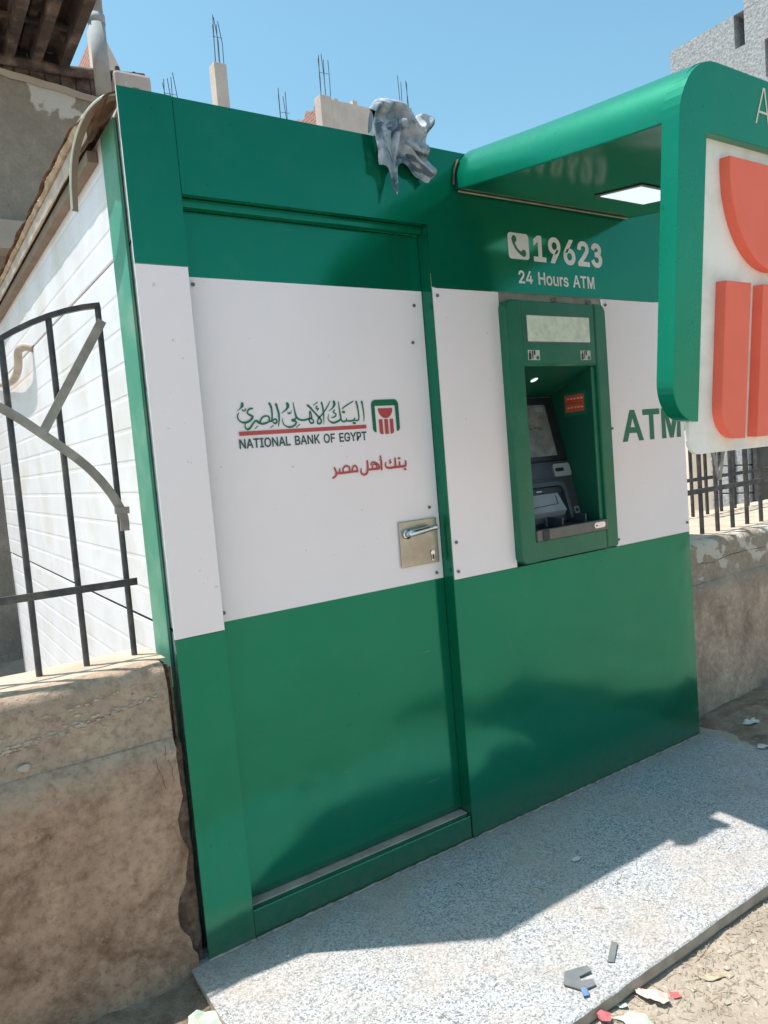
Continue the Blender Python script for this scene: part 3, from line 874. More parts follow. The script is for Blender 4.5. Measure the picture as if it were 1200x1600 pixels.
# ---- door
door = sheet('door', 0.1545, 1.0055, 0.101, 2.166, GREEN, 0.055, 0.03, nu=2, nv=2)
bpy.data.objects.remove(door)
def door_sheet():
    x0, x1 = 0.1545, 1.0055
    zs = [0.101 + (0.9615 - 0.101) * j / 30 for j in range(31)] + [0.9625 + (1.9785 - 0.9625) * j / 24 for j in range(25)] + [1.9795 + (2.164 - 1.9795) * j / 8 for j in range(9)]
    nu = 36
    BU = [(0.55, .42, .30, .33, .006), (0.85, .30, .18, .2, -.004), (0.30, .25, .2, .2, .003), (0.62, 1.15, .3, .08, .0022), (0.5, 1.03, .25, .05, -.002), (0.6, 1.6, .3, .3, .003)]
    v, f, fm = [], [], []
    for z in zs:
        for i in range(nu + 1):
            x = x0 + (x1 - x0) * i / nu
            d = sum(a * math.exp(-((x - bx) / sx) ** 2 - ((z - bz) / sz) ** 2) for bx, bz, sx, sz, a in BU)
            ed = min(x - x0, x1 - x)
            v.append((x, 0.055 - d * min(1, ed / 0.06), z))
    for j in range(len(zs) - 1):
        for i in range(nu):
            f.append((j * (nu + 1) + i, j * (nu + 1) + i + 1, (j + 1) * (nu + 1) + i + 1, (j + 1) * (nu + 1) + i))
            zc = (zs[j] + zs[j + 1]) / 2
            fm.append(1 if 0.962 < zc < 1.979 else 0)
    b0 = len(v)
    za, zb = zs[0], zs[-1]
    v += [(x0, .055, za), (x1, .055, za), (x1, .055, zb), (x0, .055, zb), (x0, .08, za), (x1, .08, za), (x1, .08, zb), (x0, .08, zb)]
    for a, c in ((0, 1), (1, 2), (2, 3), (3, 0)):
        f.append((b0 + a, b0 + a + 4, b0 + c + 4, b0 + c))
        fm.append(0)
    o = mesh_obj('door', v, f, None, kiosk, mats=[GREEN, WHITE], fmat=fm)
    for p in o.data.polygons[:-4]:
        p.use_smooth = True
    return o
door = door_sheet()
DY = 0.0515
# lock plate with lever handle and keyhole, set low on the right
pl = G().box(0.822, 0.9865, 0.0455, 0.0495, 1.024, 1.184, 0.0015).obj('lock_plate', M['steel'], door)
hp = smooth_pts([(0.852, 0.043, 1.140), (0.850, 0.026, 1.142), (0.860, 0.018, 1.144), (0.90, 0.014, 1.148), (0.940, 0.014, 1.153), (0.962, 0.018, 1.152)], 5)
g = G().tube(hp, [0.011 if i < 8 else 0.013 - 0.00012 * i for i in range(len(hp))], 10)
g.tube([(0.852, 0.0448, 1.140), (0.852, 0.037, 1.140)], 0.017, 16)
g.obj('handle', M['chrome'], door, smooth=True)
g = G().tube([(0.956, 0.0452, 1.061), (0.956, 0.040, 1.061)], 0.009, 12)
g.box(0.9515, 0.9605, 0.0405, 0.0450, 1.033, 1.058, 0.001)
g.obj('keyhole', M['chrome'], door)
G().box(0.9545, 0.9575, 0.0382, 0.0398, 1.038, 1.056).obj('key_slot', M['black'], door)
# screws
scr = G().tube([(0, 0.0, 0), (0, -0.0035, 0)], 0.0058, 10)
s0 = None
for (x, z) in ((0.178, 1.957), (0.968, 1.928), (0.170, 0.990), (0.965, 1.222), (0.975, 0.985), (0.95, 1.80)):
    if s0 is None:
        s0 = scr.obj('screw', M['bargrey'], door, loc=(0, 0, 0))
        s = s0
    else:
        s = s0.copy()
        COL.objects.link(s)
    s.location = Vector((x, 0.0535, z)) - kiosk.location
for (x, z, yy) in ((1.030, 1.953, -.0025), (1.030, 1.09, -.0025), (1.030, 0.985, -.0025), (1.900, 1.955, -.0035), (1.897, 0.985, -.0035), (2.372, 1.0, -.0035), (1.897, 1.45, -.0035)):
    s = s0.copy()
    s.parent = kiosk
    COL.objects.link(s)
    s.location = Vector((x, yy, z)) - kiosk.location

# ---- writing on the door
strokes('arabic_lettering', ARABIC_GREEN, DY, M['ink_green'], door)
lettering('lettering', 'NATIONAL BANK OF EGYPT', 0.272, 0.727, 1.4735, 1.5035, DY, M['ink_dark'], door, bold=0.016)
def quad_xz(pts, y, n=1):
    return G().add([(p[0], y, p[1]) for p in pts], [tuple(range(len(pts)))])
quad_xz([(0.2745, 1.5130), (0.7285, 1.5130), (0.7285, 1.5255), (0.2745, 1.5255)], DY - 0.0006).obj('red_underline', M['ink_red'], door)
strokes('red_arabic_lettering', ARABIC_RED, DY, M['ink_red'], door)

def arch_poly(x0, x1, zb, zt, wa, wt, r, rb, ri=0.0):
    """the bank's arch: two legs with rounded outer feet under a round-shouldered bar"""
    out = []
    def arc(cx, cz, q, a0, a1, n=10):
        return [(cx + q * math.cos(R(a0 + (a1 - a0) * k / n)), cz + q * math.sin(R(a0 + (a1 - a0) * k / n))) for k in range(n + 1)]
    out += [(x0 + wa, zb)]
    out += arc(x0 + rb, zb + rb, rb, 270, 180) if rb < wa else arc(x0 + rb, zb + rb, rb, 270, 180)
    out += arc(x0 + r, zt - r, r, 180, 90)
    out += arc(x1 - r, zt - r, r, 90, 0)
    out += arc(x1 - rb, zb + rb, rb, 0, -90)
    out += [(x1 - wa, zb), (x1 - wa, zt - wt), (x0 + wa, zt - wt)]
    return out
def fill(poly, y):
    bm = bmesh.new()
    vs = [bm.verts.new((p[0], y, p[1])) for p in poly]
    bm.faces.new(vs)
    bmesh.ops.triangulate(bm, faces=list(bm.faces))
    return G().bm(bm)
def semi(cx, zt, r, h, n=24):
    return [(cx - r, zt)] + [(cx - r * math.cos(math.pi * k / n), zt - 0.0 - h * math.sin(math.pi * k / n)) for k in range(1, n)] + [(cx + r, zt)]
LX0, LX1 = 0.7545, 0.8655
k = (LX1 - LX0) / 0.944
def lg(x, s):     # from the size of the big sign down to the door emblem
    return (LX0 + (x - 1.14) * k, 1.607 + (s - 2.364) * k)
fill([lg(*p) for p in arch_poly(1.14, 2.084, 1.437, 2.364, 0.117, 0.175, 0.15, 0.112)], DY - 0.0006).obj('emblem_arch', M['ink_green'], door)
fill([lg(*p) for p in semi(1.612, 2.145 - 0.03, 0.25, 0.286)], DY - 0.0006).obj('emblem_bowl', M['ink_red'], door)
for q, (a, rr) in enumerate(((1.364, (0.09, 0, 0, 0)), (1.551, (0, 0, 0, 0)), (1.738, (0, 0.09, 0, 0)))):
    fill([lg(*p) for p in rpoly(a, 1.37, a + 0.124, 1.80, rr)], DY - 0.0006).obj('emblem_bar', M['ink_red'], door)

# ---- writing on the header and the right panel
ph = fill([(p[0], p[1]) for p in rpoly(1.381, 2.106, 1.489, 2.202, 0.015)], -0.0009)
ph.map(on_header).obj('telephone_square', M['ink_white'], hdr)
rc = smooth_pts([Vector((1.409, 2.180, 0)), Vector((1.411, 2.163, 0)), Vector((1.423, 2.144, 0)), Vector((1.440, 2.131, 0)), Vector((1.459, 2.126, 0))], 5)
g = G()
v, f = [], []
for i, p in enumerate(rc):
    d = rc[min(i + 1, len(rc) - 1)] - rc[max(i - 1, 0)]
    t_ = i / (len(rc) - 1)
    w = 0.0055 + 0.0055 * abs(2 * t_ - 1) ** 3
    q = Vector((-d.y, d.x, 0)).normalized() * w
    v += [(p.x + q.x, -0.0013, p.y + q.y), (p.x - q.x, -0.0013, p.y - q.y)]
for i in range(len(rc) - 1):
    f.append((2 * i, 2 * i + 1, 2 * i + 3, 2 * i + 2))
g.add(v, f)
for cx, cz in ((1.413, 2.179), (1.460, 2.130)):
    g.add([(cx + 0.0125 * math.cos(a * math.pi / 6), -0.0016, cz + 0.0135 * math.sin(a * math.pi / 6)) for a in range(12)], [tuple(range(12))])
g.map(on_header).obj('handset', M['ink_green'], hdr)
lettering('phone_number', '19623', 1.512, 1.905, 2.103, 2.204, -0.0003, M['ink_white'], hdr, bold=0.026, fn=on_header)
lettering('lettering', '24 Hours ATM', 1.425, 1.848, 2.017, 2.066, -0.0003, M['ink_white'], hdr, bold=0.020, fn=on_header)
lettering('lettering', 'ATM', 1.960, 2.360, 1.390, 1.522, -0.0040, M['ink_green'], kiosk, bold=0.024)

g = G()
for xa, xb in ((0.0, 0.147), (0.150, 1.003), (1.011, 2.388)):
    n = int((xb - xa) / 0.012)
    g.tube([(xa + (xb - xa) * i / n, -0.005 + 0.0015 * noise.noise(Vector((i * .7, 1, xa))), 0.003 + 0.003 * noise.noise(Vector((i * .37, 4, xa)))) for i in range(n + 1)], [0.0045 + 0.003 * noise.noise(Vector((i * .5, 9, xa))) for i in range(n + 1)], 6)
o = g.obj('base_seal', M['sealdirt'], kiosk)
o['kind'] = 'stuff'
# ---- left side: insulated wall boards, corner trim, eaves
SX = 0.04
def side_board(z0, z1):
    g = G()
    prof = []
    n = max(2, round((z1 - z0) / 0.105))
    for i in range(n):
        a = z0 + (z1 - z0) * i / n
        c = z0 + (z1 - z0) * (i + 1) / n
        prof += [(0.0, a + 0.003), (0.0, c - 0.016), (0.0011, c - 0.010), (0.0011, c - 0.002)]
    prof = [(0.006, z0)] + prof + [(0.006, z1)]
    rows = []
    ys = [0.13 + (3.85 - 0.13) * i / 40 for i in range(41)]
    for y in ys:
        rows.append([(SX + p[0] + 0.004 * noise.noise(Vector((0, y * 0.8, p[1] * 1.5))), y, p[1]) for p in prof])
    m_ = len(prof)
    v = [p for r_ in rows for p in r_]
    f = [(i * m_ + k, (i + 1) * m_ + k, (i + 1) * m_ + k + 1, i * m_ + k + 1) for i in range(40) for k in range(m_ - 1)]
    return g.add(v, f).obj('wall_board', M['side_white'], kiosk)
for a, c in ((-0.06, 0.944), (0.952, 2.092), (2.098, 2.47)):
    side_board(a, c)
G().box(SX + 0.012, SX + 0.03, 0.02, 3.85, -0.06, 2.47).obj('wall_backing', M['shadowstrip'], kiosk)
g = G()
g.box(0.026, 0.034, 0.150, 0.300, -0.05, 2.44).jitter(0.0015, 7)
g.obj('corner_trim', M['green_trim'], kiosk)
G().box(0.040, 0.050, 0.012, 0.14, -0.05, 2.40).obj('frame_post', M['rust'], kiosk)
# eaves: fascia with its underside shade painted in, flashing, torn board, rusty roof sheet
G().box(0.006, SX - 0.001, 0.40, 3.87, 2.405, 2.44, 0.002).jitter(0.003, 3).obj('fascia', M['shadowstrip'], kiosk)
def wav(y, k):
    return noise.noise(Vector((y * 2.1, k, 0))) * 0.010 + noise.noise(Vector((y * 9, k + 3, 0))) * 0.006
rows = []
for i in range(140):
    y = 0.30 + 3.6 * i / 139
    rows.append([(-0.004 + wav(y, 1) * .3, y, 2.438), (-0.010 + wav(y, 2) * .4, y, 2.440), (-0.012 + wav(y, 2) * .4, y, 2.484), (0.03, y, 2.486)])
v = [p for r_ in rows for p in r_]
f = [(i * 4 + k, (i + 1) * 4 + k, (i + 1) * 4 + k + 1, i * 4 + k + 1) for i in range(139) for k in range(3)]
mesh_obj('flashing', v, f, M['flash'], kiosk)
rows = []
for i in range(420):
    y = 0.30 + 3.6 * i / 419
    e = wav(y, 5) * 0.6 + noise.noise(Vector((y * 5, 2, 1))) * 0.007 + noise.noise(Vector((y * 90, 2, 5))) * 0.004 + max(0, noise.noise(Vector((y * 2.3, 8, 5)))) * 0.018
    h = noise.noise(Vector((y * 4, 7, 1))) * 0.006 + noise.noise(Vector((y * 75, 7, 1))) * 0.004
    rows.append([(0.02, y, 2.487), (-0.018 + e, y, 2.488 + h * .3), (-0.026 + e, y, 2.503 + h * .5), (-0.012 + e * .6, y, 2.522 + h), (0.03, y, 2.526 + h)])
v = [p for r_ in rows for p in r_]
f = [(i * 5 + k, (i + 1) * 5 + k, (i + 1) * 5 + k + 1, i * 5 + k + 1) for i in range(419) for k in range(4)]
mesh_obj('torn_board_edge', v, f, M['foam'], kiosk)
def roof(u, w):
    x = -0.028 + 2.40 * u
    y = 0.20 + 3.68 * w
    z = 2.535 + 0.006 * math.sin(x * 40) * min(1, u * 8)
    if u < 0.03:
        x += wav(y, 9) * 0.9 + noise.noise(Vector((y * 40, 4, 0))) * 0.004
    front = max(0.0, 1 - w / 0.10)
    z += front * (0.0 - 0.12 * max(0, 0.06 - u)) - 0.020 * max(0, 1 - u / 0.02) * (0.5 + noise.noise(Vector((y * 6, 1, 1))))
    if w < 0.12:
        z -= 0.05 * front
    return (x, y, z)
rf = grid('roof_sheet', roof, 60, 90, M['rust'], kiosk, smooth=False)
# crumpled rusty end of the sheet behind the corner panel
def crump(u, w):
    y = 0.015 + 0.34 * w
    x = -0.030 + 0.07 * u + 0.010 * noise.noise(Vector((y * 14, u * 3, 2)))
    z = 2.430 + 0.045 * u + 0.006 * noise.noise(Vector((y * 18, u * 4, 8))) - 0.03 * w * (1 - u) + 0.012 * math.sin(w * 9) * u
    return (x, y, z)
grid('crumpled_roof_end', crump, 8, 22, M['rust'], kiosk, smooth=False)
# loose strip of edge trim curling away from the corner, its shaded underside painted brown
cs = smooth_pts([(0.010, 0.040, 2.452), (-0.020, 0.075, 2.452), (-0.050, 0.15, 2.432), (-0.066, 0.24, 2.385), (-0.066, 0.32, 2.325), (-0.055, 0.40, 2.255)], 6)
g = G()
v, f = [], []
for p in cs:
    v += [p, p + Vector((0.021, 0.010, -0.002)), p + Vector((0.021, 0.011, -0.005)), p + Vector((0, 0.002, -0.004))]
for i in range(len(cs) - 1):
    for k in range(4):
        f.append((i * 4 + k, i * 4 + (k + 1) % 4, i * 4 + 4 + (k + 1) % 4, i * 4 + 4 + k))
f += [(0, 1, 2, 3), tuple(len(v) - 4 + k for k in range(4))]
lt = g.add(v, f).obj('loose_trim', M['shadowstrip'], kiosk)
G().tube(cs, 0.0035, 6).obj('trim_bead', M['edge'], lt)
# drain hose out of the side wall
hp = smooth_pts([(0.044, 1.97, 2.085), (0.010, 2.0, 2.10), (-0.012, 2.06, 2.09), (-0.010, 2.12, 2.045), (-0.004, 2.22, 2.012), (0.0, 2.45, 1.995), (0.006, 2.9, 2.03), (0.006, 3.4, 2.10)], 6)
G().tube(hp, 0.020, 10).obj('drain_hose', M['flash'], kiosk, smooth=True)

# ------------------------------------------------------------------ the cash machine set into the kiosk
atm = thing('cash_machine', 'green cash machine with screen and keypad set into the kiosk front', 'cash machine', (1.58, 0, 0.96))
AG = M['atm_green']
xl, xr, zb, zt = 1.3105, 1.856, 0.966, 1.948
G().prism(rpoly(xl, zb, 1.3895, zt, (0.030, 0, 0, 0.035)), -0.038, 0.02, 0.005).obj('side_stile', AG, atm)
G().prism(rpoly(1.7905, 0.9675, xr, zt, (0, 0.012, 0.035, 0)), -0.038, 0.02, 0.005).obj('side_stile', AG, atm)
G().prism(rpoly(1.3905, 1.712, 1.7895, zt - 0.002, 0), -0.034, 0.02, 0.003).obj('header', AG, atm)
G().prism(rpoly(1.3905, zb + 0.001, 1.7895, 1.0435, 0), -0.034, 0.02, 0.003).obj('lower_front', AG, atm)
G().tube([(1.391, -0.026, 1.7115), (1.789, -0.026, 1.7115)], 0.0085, 10).obj('header_lip', AG, atm, smooth=True)
# inner step on the right of the opening
G().box(1.7665, 1.7895, -0.024, 0.02, 1.0445, 1.7025, 0.002).obj('inner_step', AG, atm)
# lit sign strip in the header
sg = G().prism(rpoly(1.412, 1.792, 1.760, 1.896, 0.004), -0.0365, -0.0335, 0.001).obj('sign_window', M['bargrey'], atm)
G().prism(rpoly(1.416, 1.796, 1.756, 1.892, 0.003), -0.0378, -0.0367).obj('milky_pane', M['signglass'], sg)
# two small service stickers
for x0, x1 in ((1.413, 1.474), (1.700, 1.757)):
    st = G().box(x0, x1, -0.0352, -0.0342, 1.727, 1.764).obj('sticker', M['paper'], atm)
    g = G()
    w = x1 - x0
    g.box(x0 + .06 * w, x0 + .26 * w, -0.0358, -0.0353, 1.729, 1.752).box(x0 + .12 * w, x0 + .22 * w, -0.0358, -0.0353, 1.752, 1.761)
    g.box(x0 + .34 * w, x0 + .42 * w, -0.0358, -0.0353, 1.732, 1.762).box(x0 + .48 * w, x0 + .62 * w, -0.0358, -0.0353, 1.746, 1.763)
    g.obj('pictogram', M['black'], st)
    g = G().box(x0 + .70 * w, x0 + .92 * w, -0.0358, -0.0353, 1.729, 1.742)
    g.obj('pictogram', M['ink_green'], st)
# recess
top0, top1 = (-0.02, 1.705), (0.215, 1.612)
def back(z):                      # y of the sloping back of the recess
    return 0.07 + (z - 1.09) * (0.205 - 0.07) / (1.60 - 1.09)
side = [(-0.02, 1.045), (0.08, 1.045), (0.075, 1.085), (back(1.60) + 0.002, 1.60), (back(1.60) + 0.004, 1.612), (-0.02, 1.704)]
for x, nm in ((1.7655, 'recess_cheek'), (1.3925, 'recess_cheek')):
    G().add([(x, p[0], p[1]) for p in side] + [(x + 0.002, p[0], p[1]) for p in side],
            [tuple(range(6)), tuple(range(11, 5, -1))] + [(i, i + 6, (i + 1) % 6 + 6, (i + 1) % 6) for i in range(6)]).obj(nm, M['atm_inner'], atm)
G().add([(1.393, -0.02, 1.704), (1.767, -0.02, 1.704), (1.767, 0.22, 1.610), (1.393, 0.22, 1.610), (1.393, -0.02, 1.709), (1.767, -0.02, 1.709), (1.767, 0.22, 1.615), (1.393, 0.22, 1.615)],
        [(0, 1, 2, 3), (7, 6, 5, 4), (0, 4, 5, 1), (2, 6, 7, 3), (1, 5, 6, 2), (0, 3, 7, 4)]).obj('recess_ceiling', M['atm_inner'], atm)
def onback(x, z, d=0.0):          # point on the sloping back, lifted d towards the user
    return (x, back(z) - 0.967 * d, z + 0.256 * d)
def slab_on_back(poly, d0, d1):
    n = len(poly)
    v = [onback(p[0], p[1], d1) for p in poly] + [onback(p[0], p[1], d0) for p in poly]
    return G().add(v, [tuple(range(n)), tuple(range(2 * n - 1, n - 1, -1))] + [(i, i + n, (i + 1) % n + n, (i + 1) % n) for i in range(n)])
slab_on_back(rpoly(1.394, 1.045, 1.765, 1.605), -0.02, 0.0).obj('recess_back', M['black'], atm)
v = [(p[0], -0.022 + (1.704 - 1.704), 0) for p in ()]
lamp = G().add([(1.455 + 0.014 * math.cos(a * math.pi / 8), 0.075 + 0.016 * math.sin(a * math.pi / 8), 1.704 - (0.095 + 0.016 * math.sin(a * math.pi / 8)) * 0.3917 - 0.002) for a in range(16)], [tuple(range(16))])
lamp.map(lambda p: (p.x + 0.092, p.y, p.z)).obj('recess_lamp', M['lampinner'], atm)
bz = slab_on_back(rpoly(1.405, 1.337, 1.756, 1.597, 0.006), 0.001, 0.012).obj('screen_bezel', M['black'], atm)
slab_on_back(rpoly(1.445, 1.356, 1.705, 1.570, 0.003), 0.0125, 0.0135).obj('screen', M['screen'], bz)
for zz, a, c in ((1.540, 1.645, 1.690), (1.468, 1.58, 1.60), (1.472, 1.61, 1.66), (1.464, 1.63, 1.66)):
    slab_on_back(rpoly(a, zz, c, zz + (0.020 if zz > 1.5 else 0.0035)), 0.0140, 0.0143).obj('screen_text', M['grey'] if zz > 1.5 else M['black'], bz)
mp_ = slab_on_back(rpoly(1.400, 1.092, 1.763, 1.332, 0.004), 0.0005, 0.006).obj('lower_fascia', M['dgrey'], atm)
slab_on_back(rpoly(1.47, 1.268, 1.60, 1.322, 0.004), 0.0065, 0.010).obj('receipt_panel', M['dgrey'], mp_)
cp = slab_on_back(rpoly(1.660, 1.268, 1.757, 1.320, 0.008), 0.0065, 0.016).obj('card_reader', M['grey'], atm)
slab_on_back(rpoly(1.668, 1.288, 1.715, 1.302, 0.003), 0.0165, 0.018).obj('card_slot', M['black'], cp)
# arched hood over the cash tray
def hood(xa, xb, ztop, zlow, wd, d):
    outer = rpoly(xa, zlow, xb, ztop, (0, 0, 0.035, 0.035), 6)
    inner = rpoly(xa + wd, zlow, xb - wd, ztop - wd, (0, 0, 0.028, 0.028), 6)
    n = len(outer)
    v = [onback(p[0], p[1], d) for p in outer] + [onback(p[0], p[1], d) for p in inner] + [onback(p[0], p[1], 0.005) for p in outer] + [onback(p[0], p[1], 0.005) for p in inner]
    f = []
    for i in range(n - 1):
        if i == 0:
            continue
        f += [(i, i + 1, n + i + 1, n + i), (i, 2 * n + i, 2 * n + i + 1, i + 1), (n + i, n + i + 1, 3 * n + i + 1, 3 * n + i)]
    f += [(n - 1, 0, n, 2 * n - 1), (n - 1, 3 * n - 1, 2 * n, 0), (2 * n - 1, n, 3 * n, 4 * n - 1)]
    return G().add(v, f)
hd = hood(1.43, 1.690, 1.248, 1.092, 0.017, 0.030).obj('tray_hood', M['dgrey'], atm)
slab_on_back(rpoly(1.452, 1.205, 1.668, 1.226, 0.004), 0.0065, 0.020).obj('cash_slot', M['black'], hd)
slab_on_back(rpoly(1.525, 1.213, 1.555, 1.217), 0.0205, 0.0213).obj('slot_mark', M['paper'], hd)
tv = [onback(1.452, 1.203, .021), onback(1.640, 1.203, .021), onback(1.655, 1.130, .034), onback(1.452, 1.130, .034), onback(1.452, 1.112, .012), onback(1.655, 1.112, .012), onback(1.640, 1.205, .007), onback(1.452, 1.205, .007)]
tr = G().add(tv, [(0, 3, 2, 1), (3, 4, 5, 2), (0, 1, 6, 7), (1, 2, 5, 6), (0, 7, 4, 3)]).obj('tray_cover', M['grey'], atm)
g = G()
for (a, c) in (((1.455, 1.152), (1.618, 1.158)), ((1.618, 1.158), (1.622, 1.192))):
    g.tube([onback(a[0], a[1], .0315), onback(c[0], c[1], .0290 if c[1] < 1.17 else .0235)], 0.0014, 5)
g.obj('tray_line', M['black'], tr)
# shelf with keypad, front bar
sh = G().box(1.394, 1.7645, -0.026, 0.085, 1.052, 1.0785, 0.002).obj('shelf', M['black'], atm)
kp = G().box(1.565, 1.690, -0.018, 0.052, 1.079, 1.0835, 0.0015).obj('keypad', M['dgrey'], atm)
ky = None
for i in range(4):
    for j in range(4):
        if ky is None:
            ky = G().box(-0.0105, 0.0105, -0.0062, 0.0062, 0, 0.0035, 0.001).obj('key', M['grey'], kp, loc=(1.58, -0.008, 1.0837))
            q = ky
        else:
            q = ky.copy()
            COL.objects.link(q)
        q.location = Vector((1.585 + 0.0275 * i, -0.009 + 0.0165 * j, 1.0837)) - atm.location
G().box(1.552, 1.559, -0.02, 0.06, 1.079, 1.118, 0.001).obj('keypad_shield', M['dgrey'], kp)
G().box(1.696, 1.703, -0.01, 0.06, 1.079, 1.118, 0.001).obj('keypad_shield', M['dgrey'], kp)
st = G().box(1.712, 1.757, -0.004, 0.040, 1.079, 1.0797).obj('shelf_sticker', M['dgrey'], atm)
g = G().box(1.718, 1.751, 0.0, 0.003, 1.0799, 1.0803).box(1.718, 1.721, 0.0, 0.036, 1.0799, 1.0803).box(1.726, 1.748, 0.010, 0.013, 1.0799, 1.0803).box(1.730, 1.751, 0.02, 0.034, 1.0799, 1.0803)
g.obj('sticker_print', M['grey'], st)
slab_on_back(rpoly(1.728, 1.112, 1.757, 1.140, 0.003), 0.0062, 0.0068).obj('contactless_sticker', M['grey'], atm)
slab_on_back(rpoly(1.736, 1.119, 1.750, 1.133, 0.004), 0.0071, 0.0075).obj('contactless_mark', M['black'], atm)
fb = G().box(1.3905, 1.7880, -0.045, -0.0265, 1.0445, 1.0865, 0.003).obj('front_bar', M['bargrey'], atm)
G().prism(rpoly(1.705, 1.056, 1.770, 1.080, 0.011), -0.0475, -0.0445, 0.001).obj('jack_plate', M['chrome'], fb)
G().tube([(1.718, -0.0476, 1.067), (1.718, -0.0490, 1.067)], 0.0035, 10).obj('jack_hole', M['black'], fb)
G().box(1.416, 1.452, -0.0480, -0.0446, 1.0465, 1.0845, 0.002).obj('scanner_window', M['black'], fb)
os_ = G().add([(1.7648, 0.128, 1.610), (1.7648, 0.008, 1.615), (1.7648, 0.008, 1.518), (1.7648, 0.130, 1.514)], [(0, 1, 2, 3)]).obj('sticker_backing', AG, atm)
for a, c in ((1.569, 1.602), (1.533, 1.566)):
    G().add([(1.7642, 0.122, c - .002), (1.7642, 0.020, c), (1.7642, 0.020, a), (1.7642, 0.122, a - .002)], [(0, 1, 2, 3)]).obj('warning_sticker', M['orange'], os_)
    g = G()
    for k_ in range(5):
        y = 0.110 - k_ * 0.018
        g.add([(1.7638, y, (a + c) / 2 + .003), (1.7638, y - .012, (a + c) / 2 + .003), (1.7638, y - .012, (a + c) / 2 - .003), (1.7638, y, (a + c) / 2 - .003)], [(0, 1, 2, 3)])
    g.obj('sticker_print', M['pink'], os_)

# ------------------------------------------------------------------ canopy with the hanging bank emblem
can = thing('canopy_sign', 'green canopy with the red and white bank emblem hanging from its front', 'sign', (1.61, 0, 2.3))
CGN = M['green_canopy']
CX0, CX1, CZ0, CZ1, CR, CY = 1.1425, 2.0815, 2.322, 2.485, 0.150, -0.838
DROOP = 0.1425
def cpoly(q=0.0):
    return rpoly(CX0 + q, CZ0 + q, CX1 - q, CZ1 - q, (0.004, 0.004, CR - q, CR - q), 14)
def droop(p):
    return (p.x, p.y - 0.038 * min(1, -p.y / 0.8) - 0.088 * (p.z - CZ0) * min(1, max(0, -p.y / 0.8)), p.z + p.y * DROOP + 0.004 * math.sin(p.y * 4))
pol = cpoly()
n = len(pol)
ny_ = 14
v, f = [], []
for j in range(ny_ + 1):
    y = -0.006 + (CY + 0.006) * j / ny_
    for p in pol:
        v.append(Vector((p[0], y, p[1])))
# leave the soffit open: it is a part of its own
nbl = 9
ft = []
for j in range(ny_):
    for i in range(n):
        a, c = pol[i], pol[(i + 1) % n]
        if abs(a[1] - CZ0) < 1e-4 and abs(c[1] - CZ0) < 1e-4 and abs(a[0] - c[0]) > 0.5:
            continue
        f.append((j * n + i, j * n + (i + 1) % n, (j + 1) * n + (i + 1) % n, (j + 1) * n + i))
f.append(tuple(range(n - 1, -1, -1)))
g = G().add(v, f).map(droop)
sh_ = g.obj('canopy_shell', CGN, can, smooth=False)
for p in sh_.data.polygons:
    p.use_smooth = len(p.vertices) == 4
sof = G()
v, f = [], []
for j in range(ny_ + 1):
    y = -0.006 + (CY + 0.006) * j / ny_
    v += [Vector((CX0 + 0.004, y, CZ0 + 0.0005)), Vector((CX1 - 0.004, y, CZ0 + 0.0005))]
for j in range(ny_):
    f.append((2 * j, 2 * j + 1, 2 * j + 3, 2 * j + 2))
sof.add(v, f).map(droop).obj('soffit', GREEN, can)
# lamp panel in the soffit
lf = G().box(1.612, 1.885, -0.405, -0.208, CZ0 - 0.004, CZ0 - 0.001, 0.001).map(droop).obj('lamp_frame', M['bargrey'], can)
G().box(1.628, 1.869, -0.389, -0.224, CZ0 - 0.0065, CZ0 - 0.0045).map(droop).obj('lamp_panel', M['lampwhite'], lf)
# rusty gasket where the canopy meets the header
g = G()
pp = [Vector((p[0] - 0.004 if p[0] < 1.5 else p[0] + 0.004, -0.010, p[1] + (0.003 if p[1] > 2.45 else 0))) for p in rpoly(CX0 - 0.004, CZ0 - 0.002, CX1 + .004, CZ1 + 0.003, (0.004, 0.004, CR, CR), 10)]
g.tube([q for q in pp[9:12]] if False else [pp[-1], pp[-2], pp[-3], pp[-4], pp[-5]], 0.0035, 6)
g.obj('gasket', M['rust'], can)
G().tube([(1.15, -0.014, CZ0 - 0.006), (1.55, -0.010, CZ0 - 0.005), (2.06, -0.012, CZ0 - 0.007)], 0.003, 6).obj('sealant_line', M['slabedge'], can)

# emblem: tilted with the sagging canopy
TU = Vector((0, -0.0888, 0.996))
TN = Vector((0, -0.996, -0.0888))
TO = Vector((0, -0.862, 1.87))
def tilt(p):     # (x, distance behind the front plane, height along the sign)
    return TO + Vector((p.x, 0, 0)) + TU * (p.z - 1.87) - TN * p.y
ar = arch_poly(1.14, 2.084, 1.437, 2.364, 0.117, 0.175, 0.15, 0.112)
bm = bmesh.new()
va = [bm.verts.new((p[0], 0.0, p[1])) for p in ar]
vb = [bm.verts.new((p[0], 0.052, p[1])) for p in ar]
fa = bm.faces.new(va)
fb_ = bm.faces.new(list(reversed(vb)))
side_f = []
for i in range(len(ar)):
    j = (i + 1) % len(ar)
    side_f.append(bm.faces.new((va[j], va[i], vb[i], vb[j])))
bmesh.ops.recalc_face_normals(bm, faces=list(bm.faces))
bmesh.ops.bevel(bm, geom=list(fa.edges), offset=0.0025, segments=2, affect='EDGES', profile=0.5)
bmesh.ops.triangulate(bm, faces=[q for q in bm.faces if len(q.verts) > 4])
g = G().bm(bm).map(tilt)
arch = g.obj('emblem_arch', CGN, can)
lettering('lettering', 'ATM', 1.477, 1.748, 2.246, 2.342, -0.0006, M['ink_beige'], arch, bold=-0.012, depth=0.0006, fn=tilt, spacing=1.2)
G().prism(rpoly(1.2605, 1.342, 1.9635, 2.200, (0.05, 0.05, 0, 0)), 0.030, 0.042, 0.002).map(tilt).obj('backboard', M['board'], can)
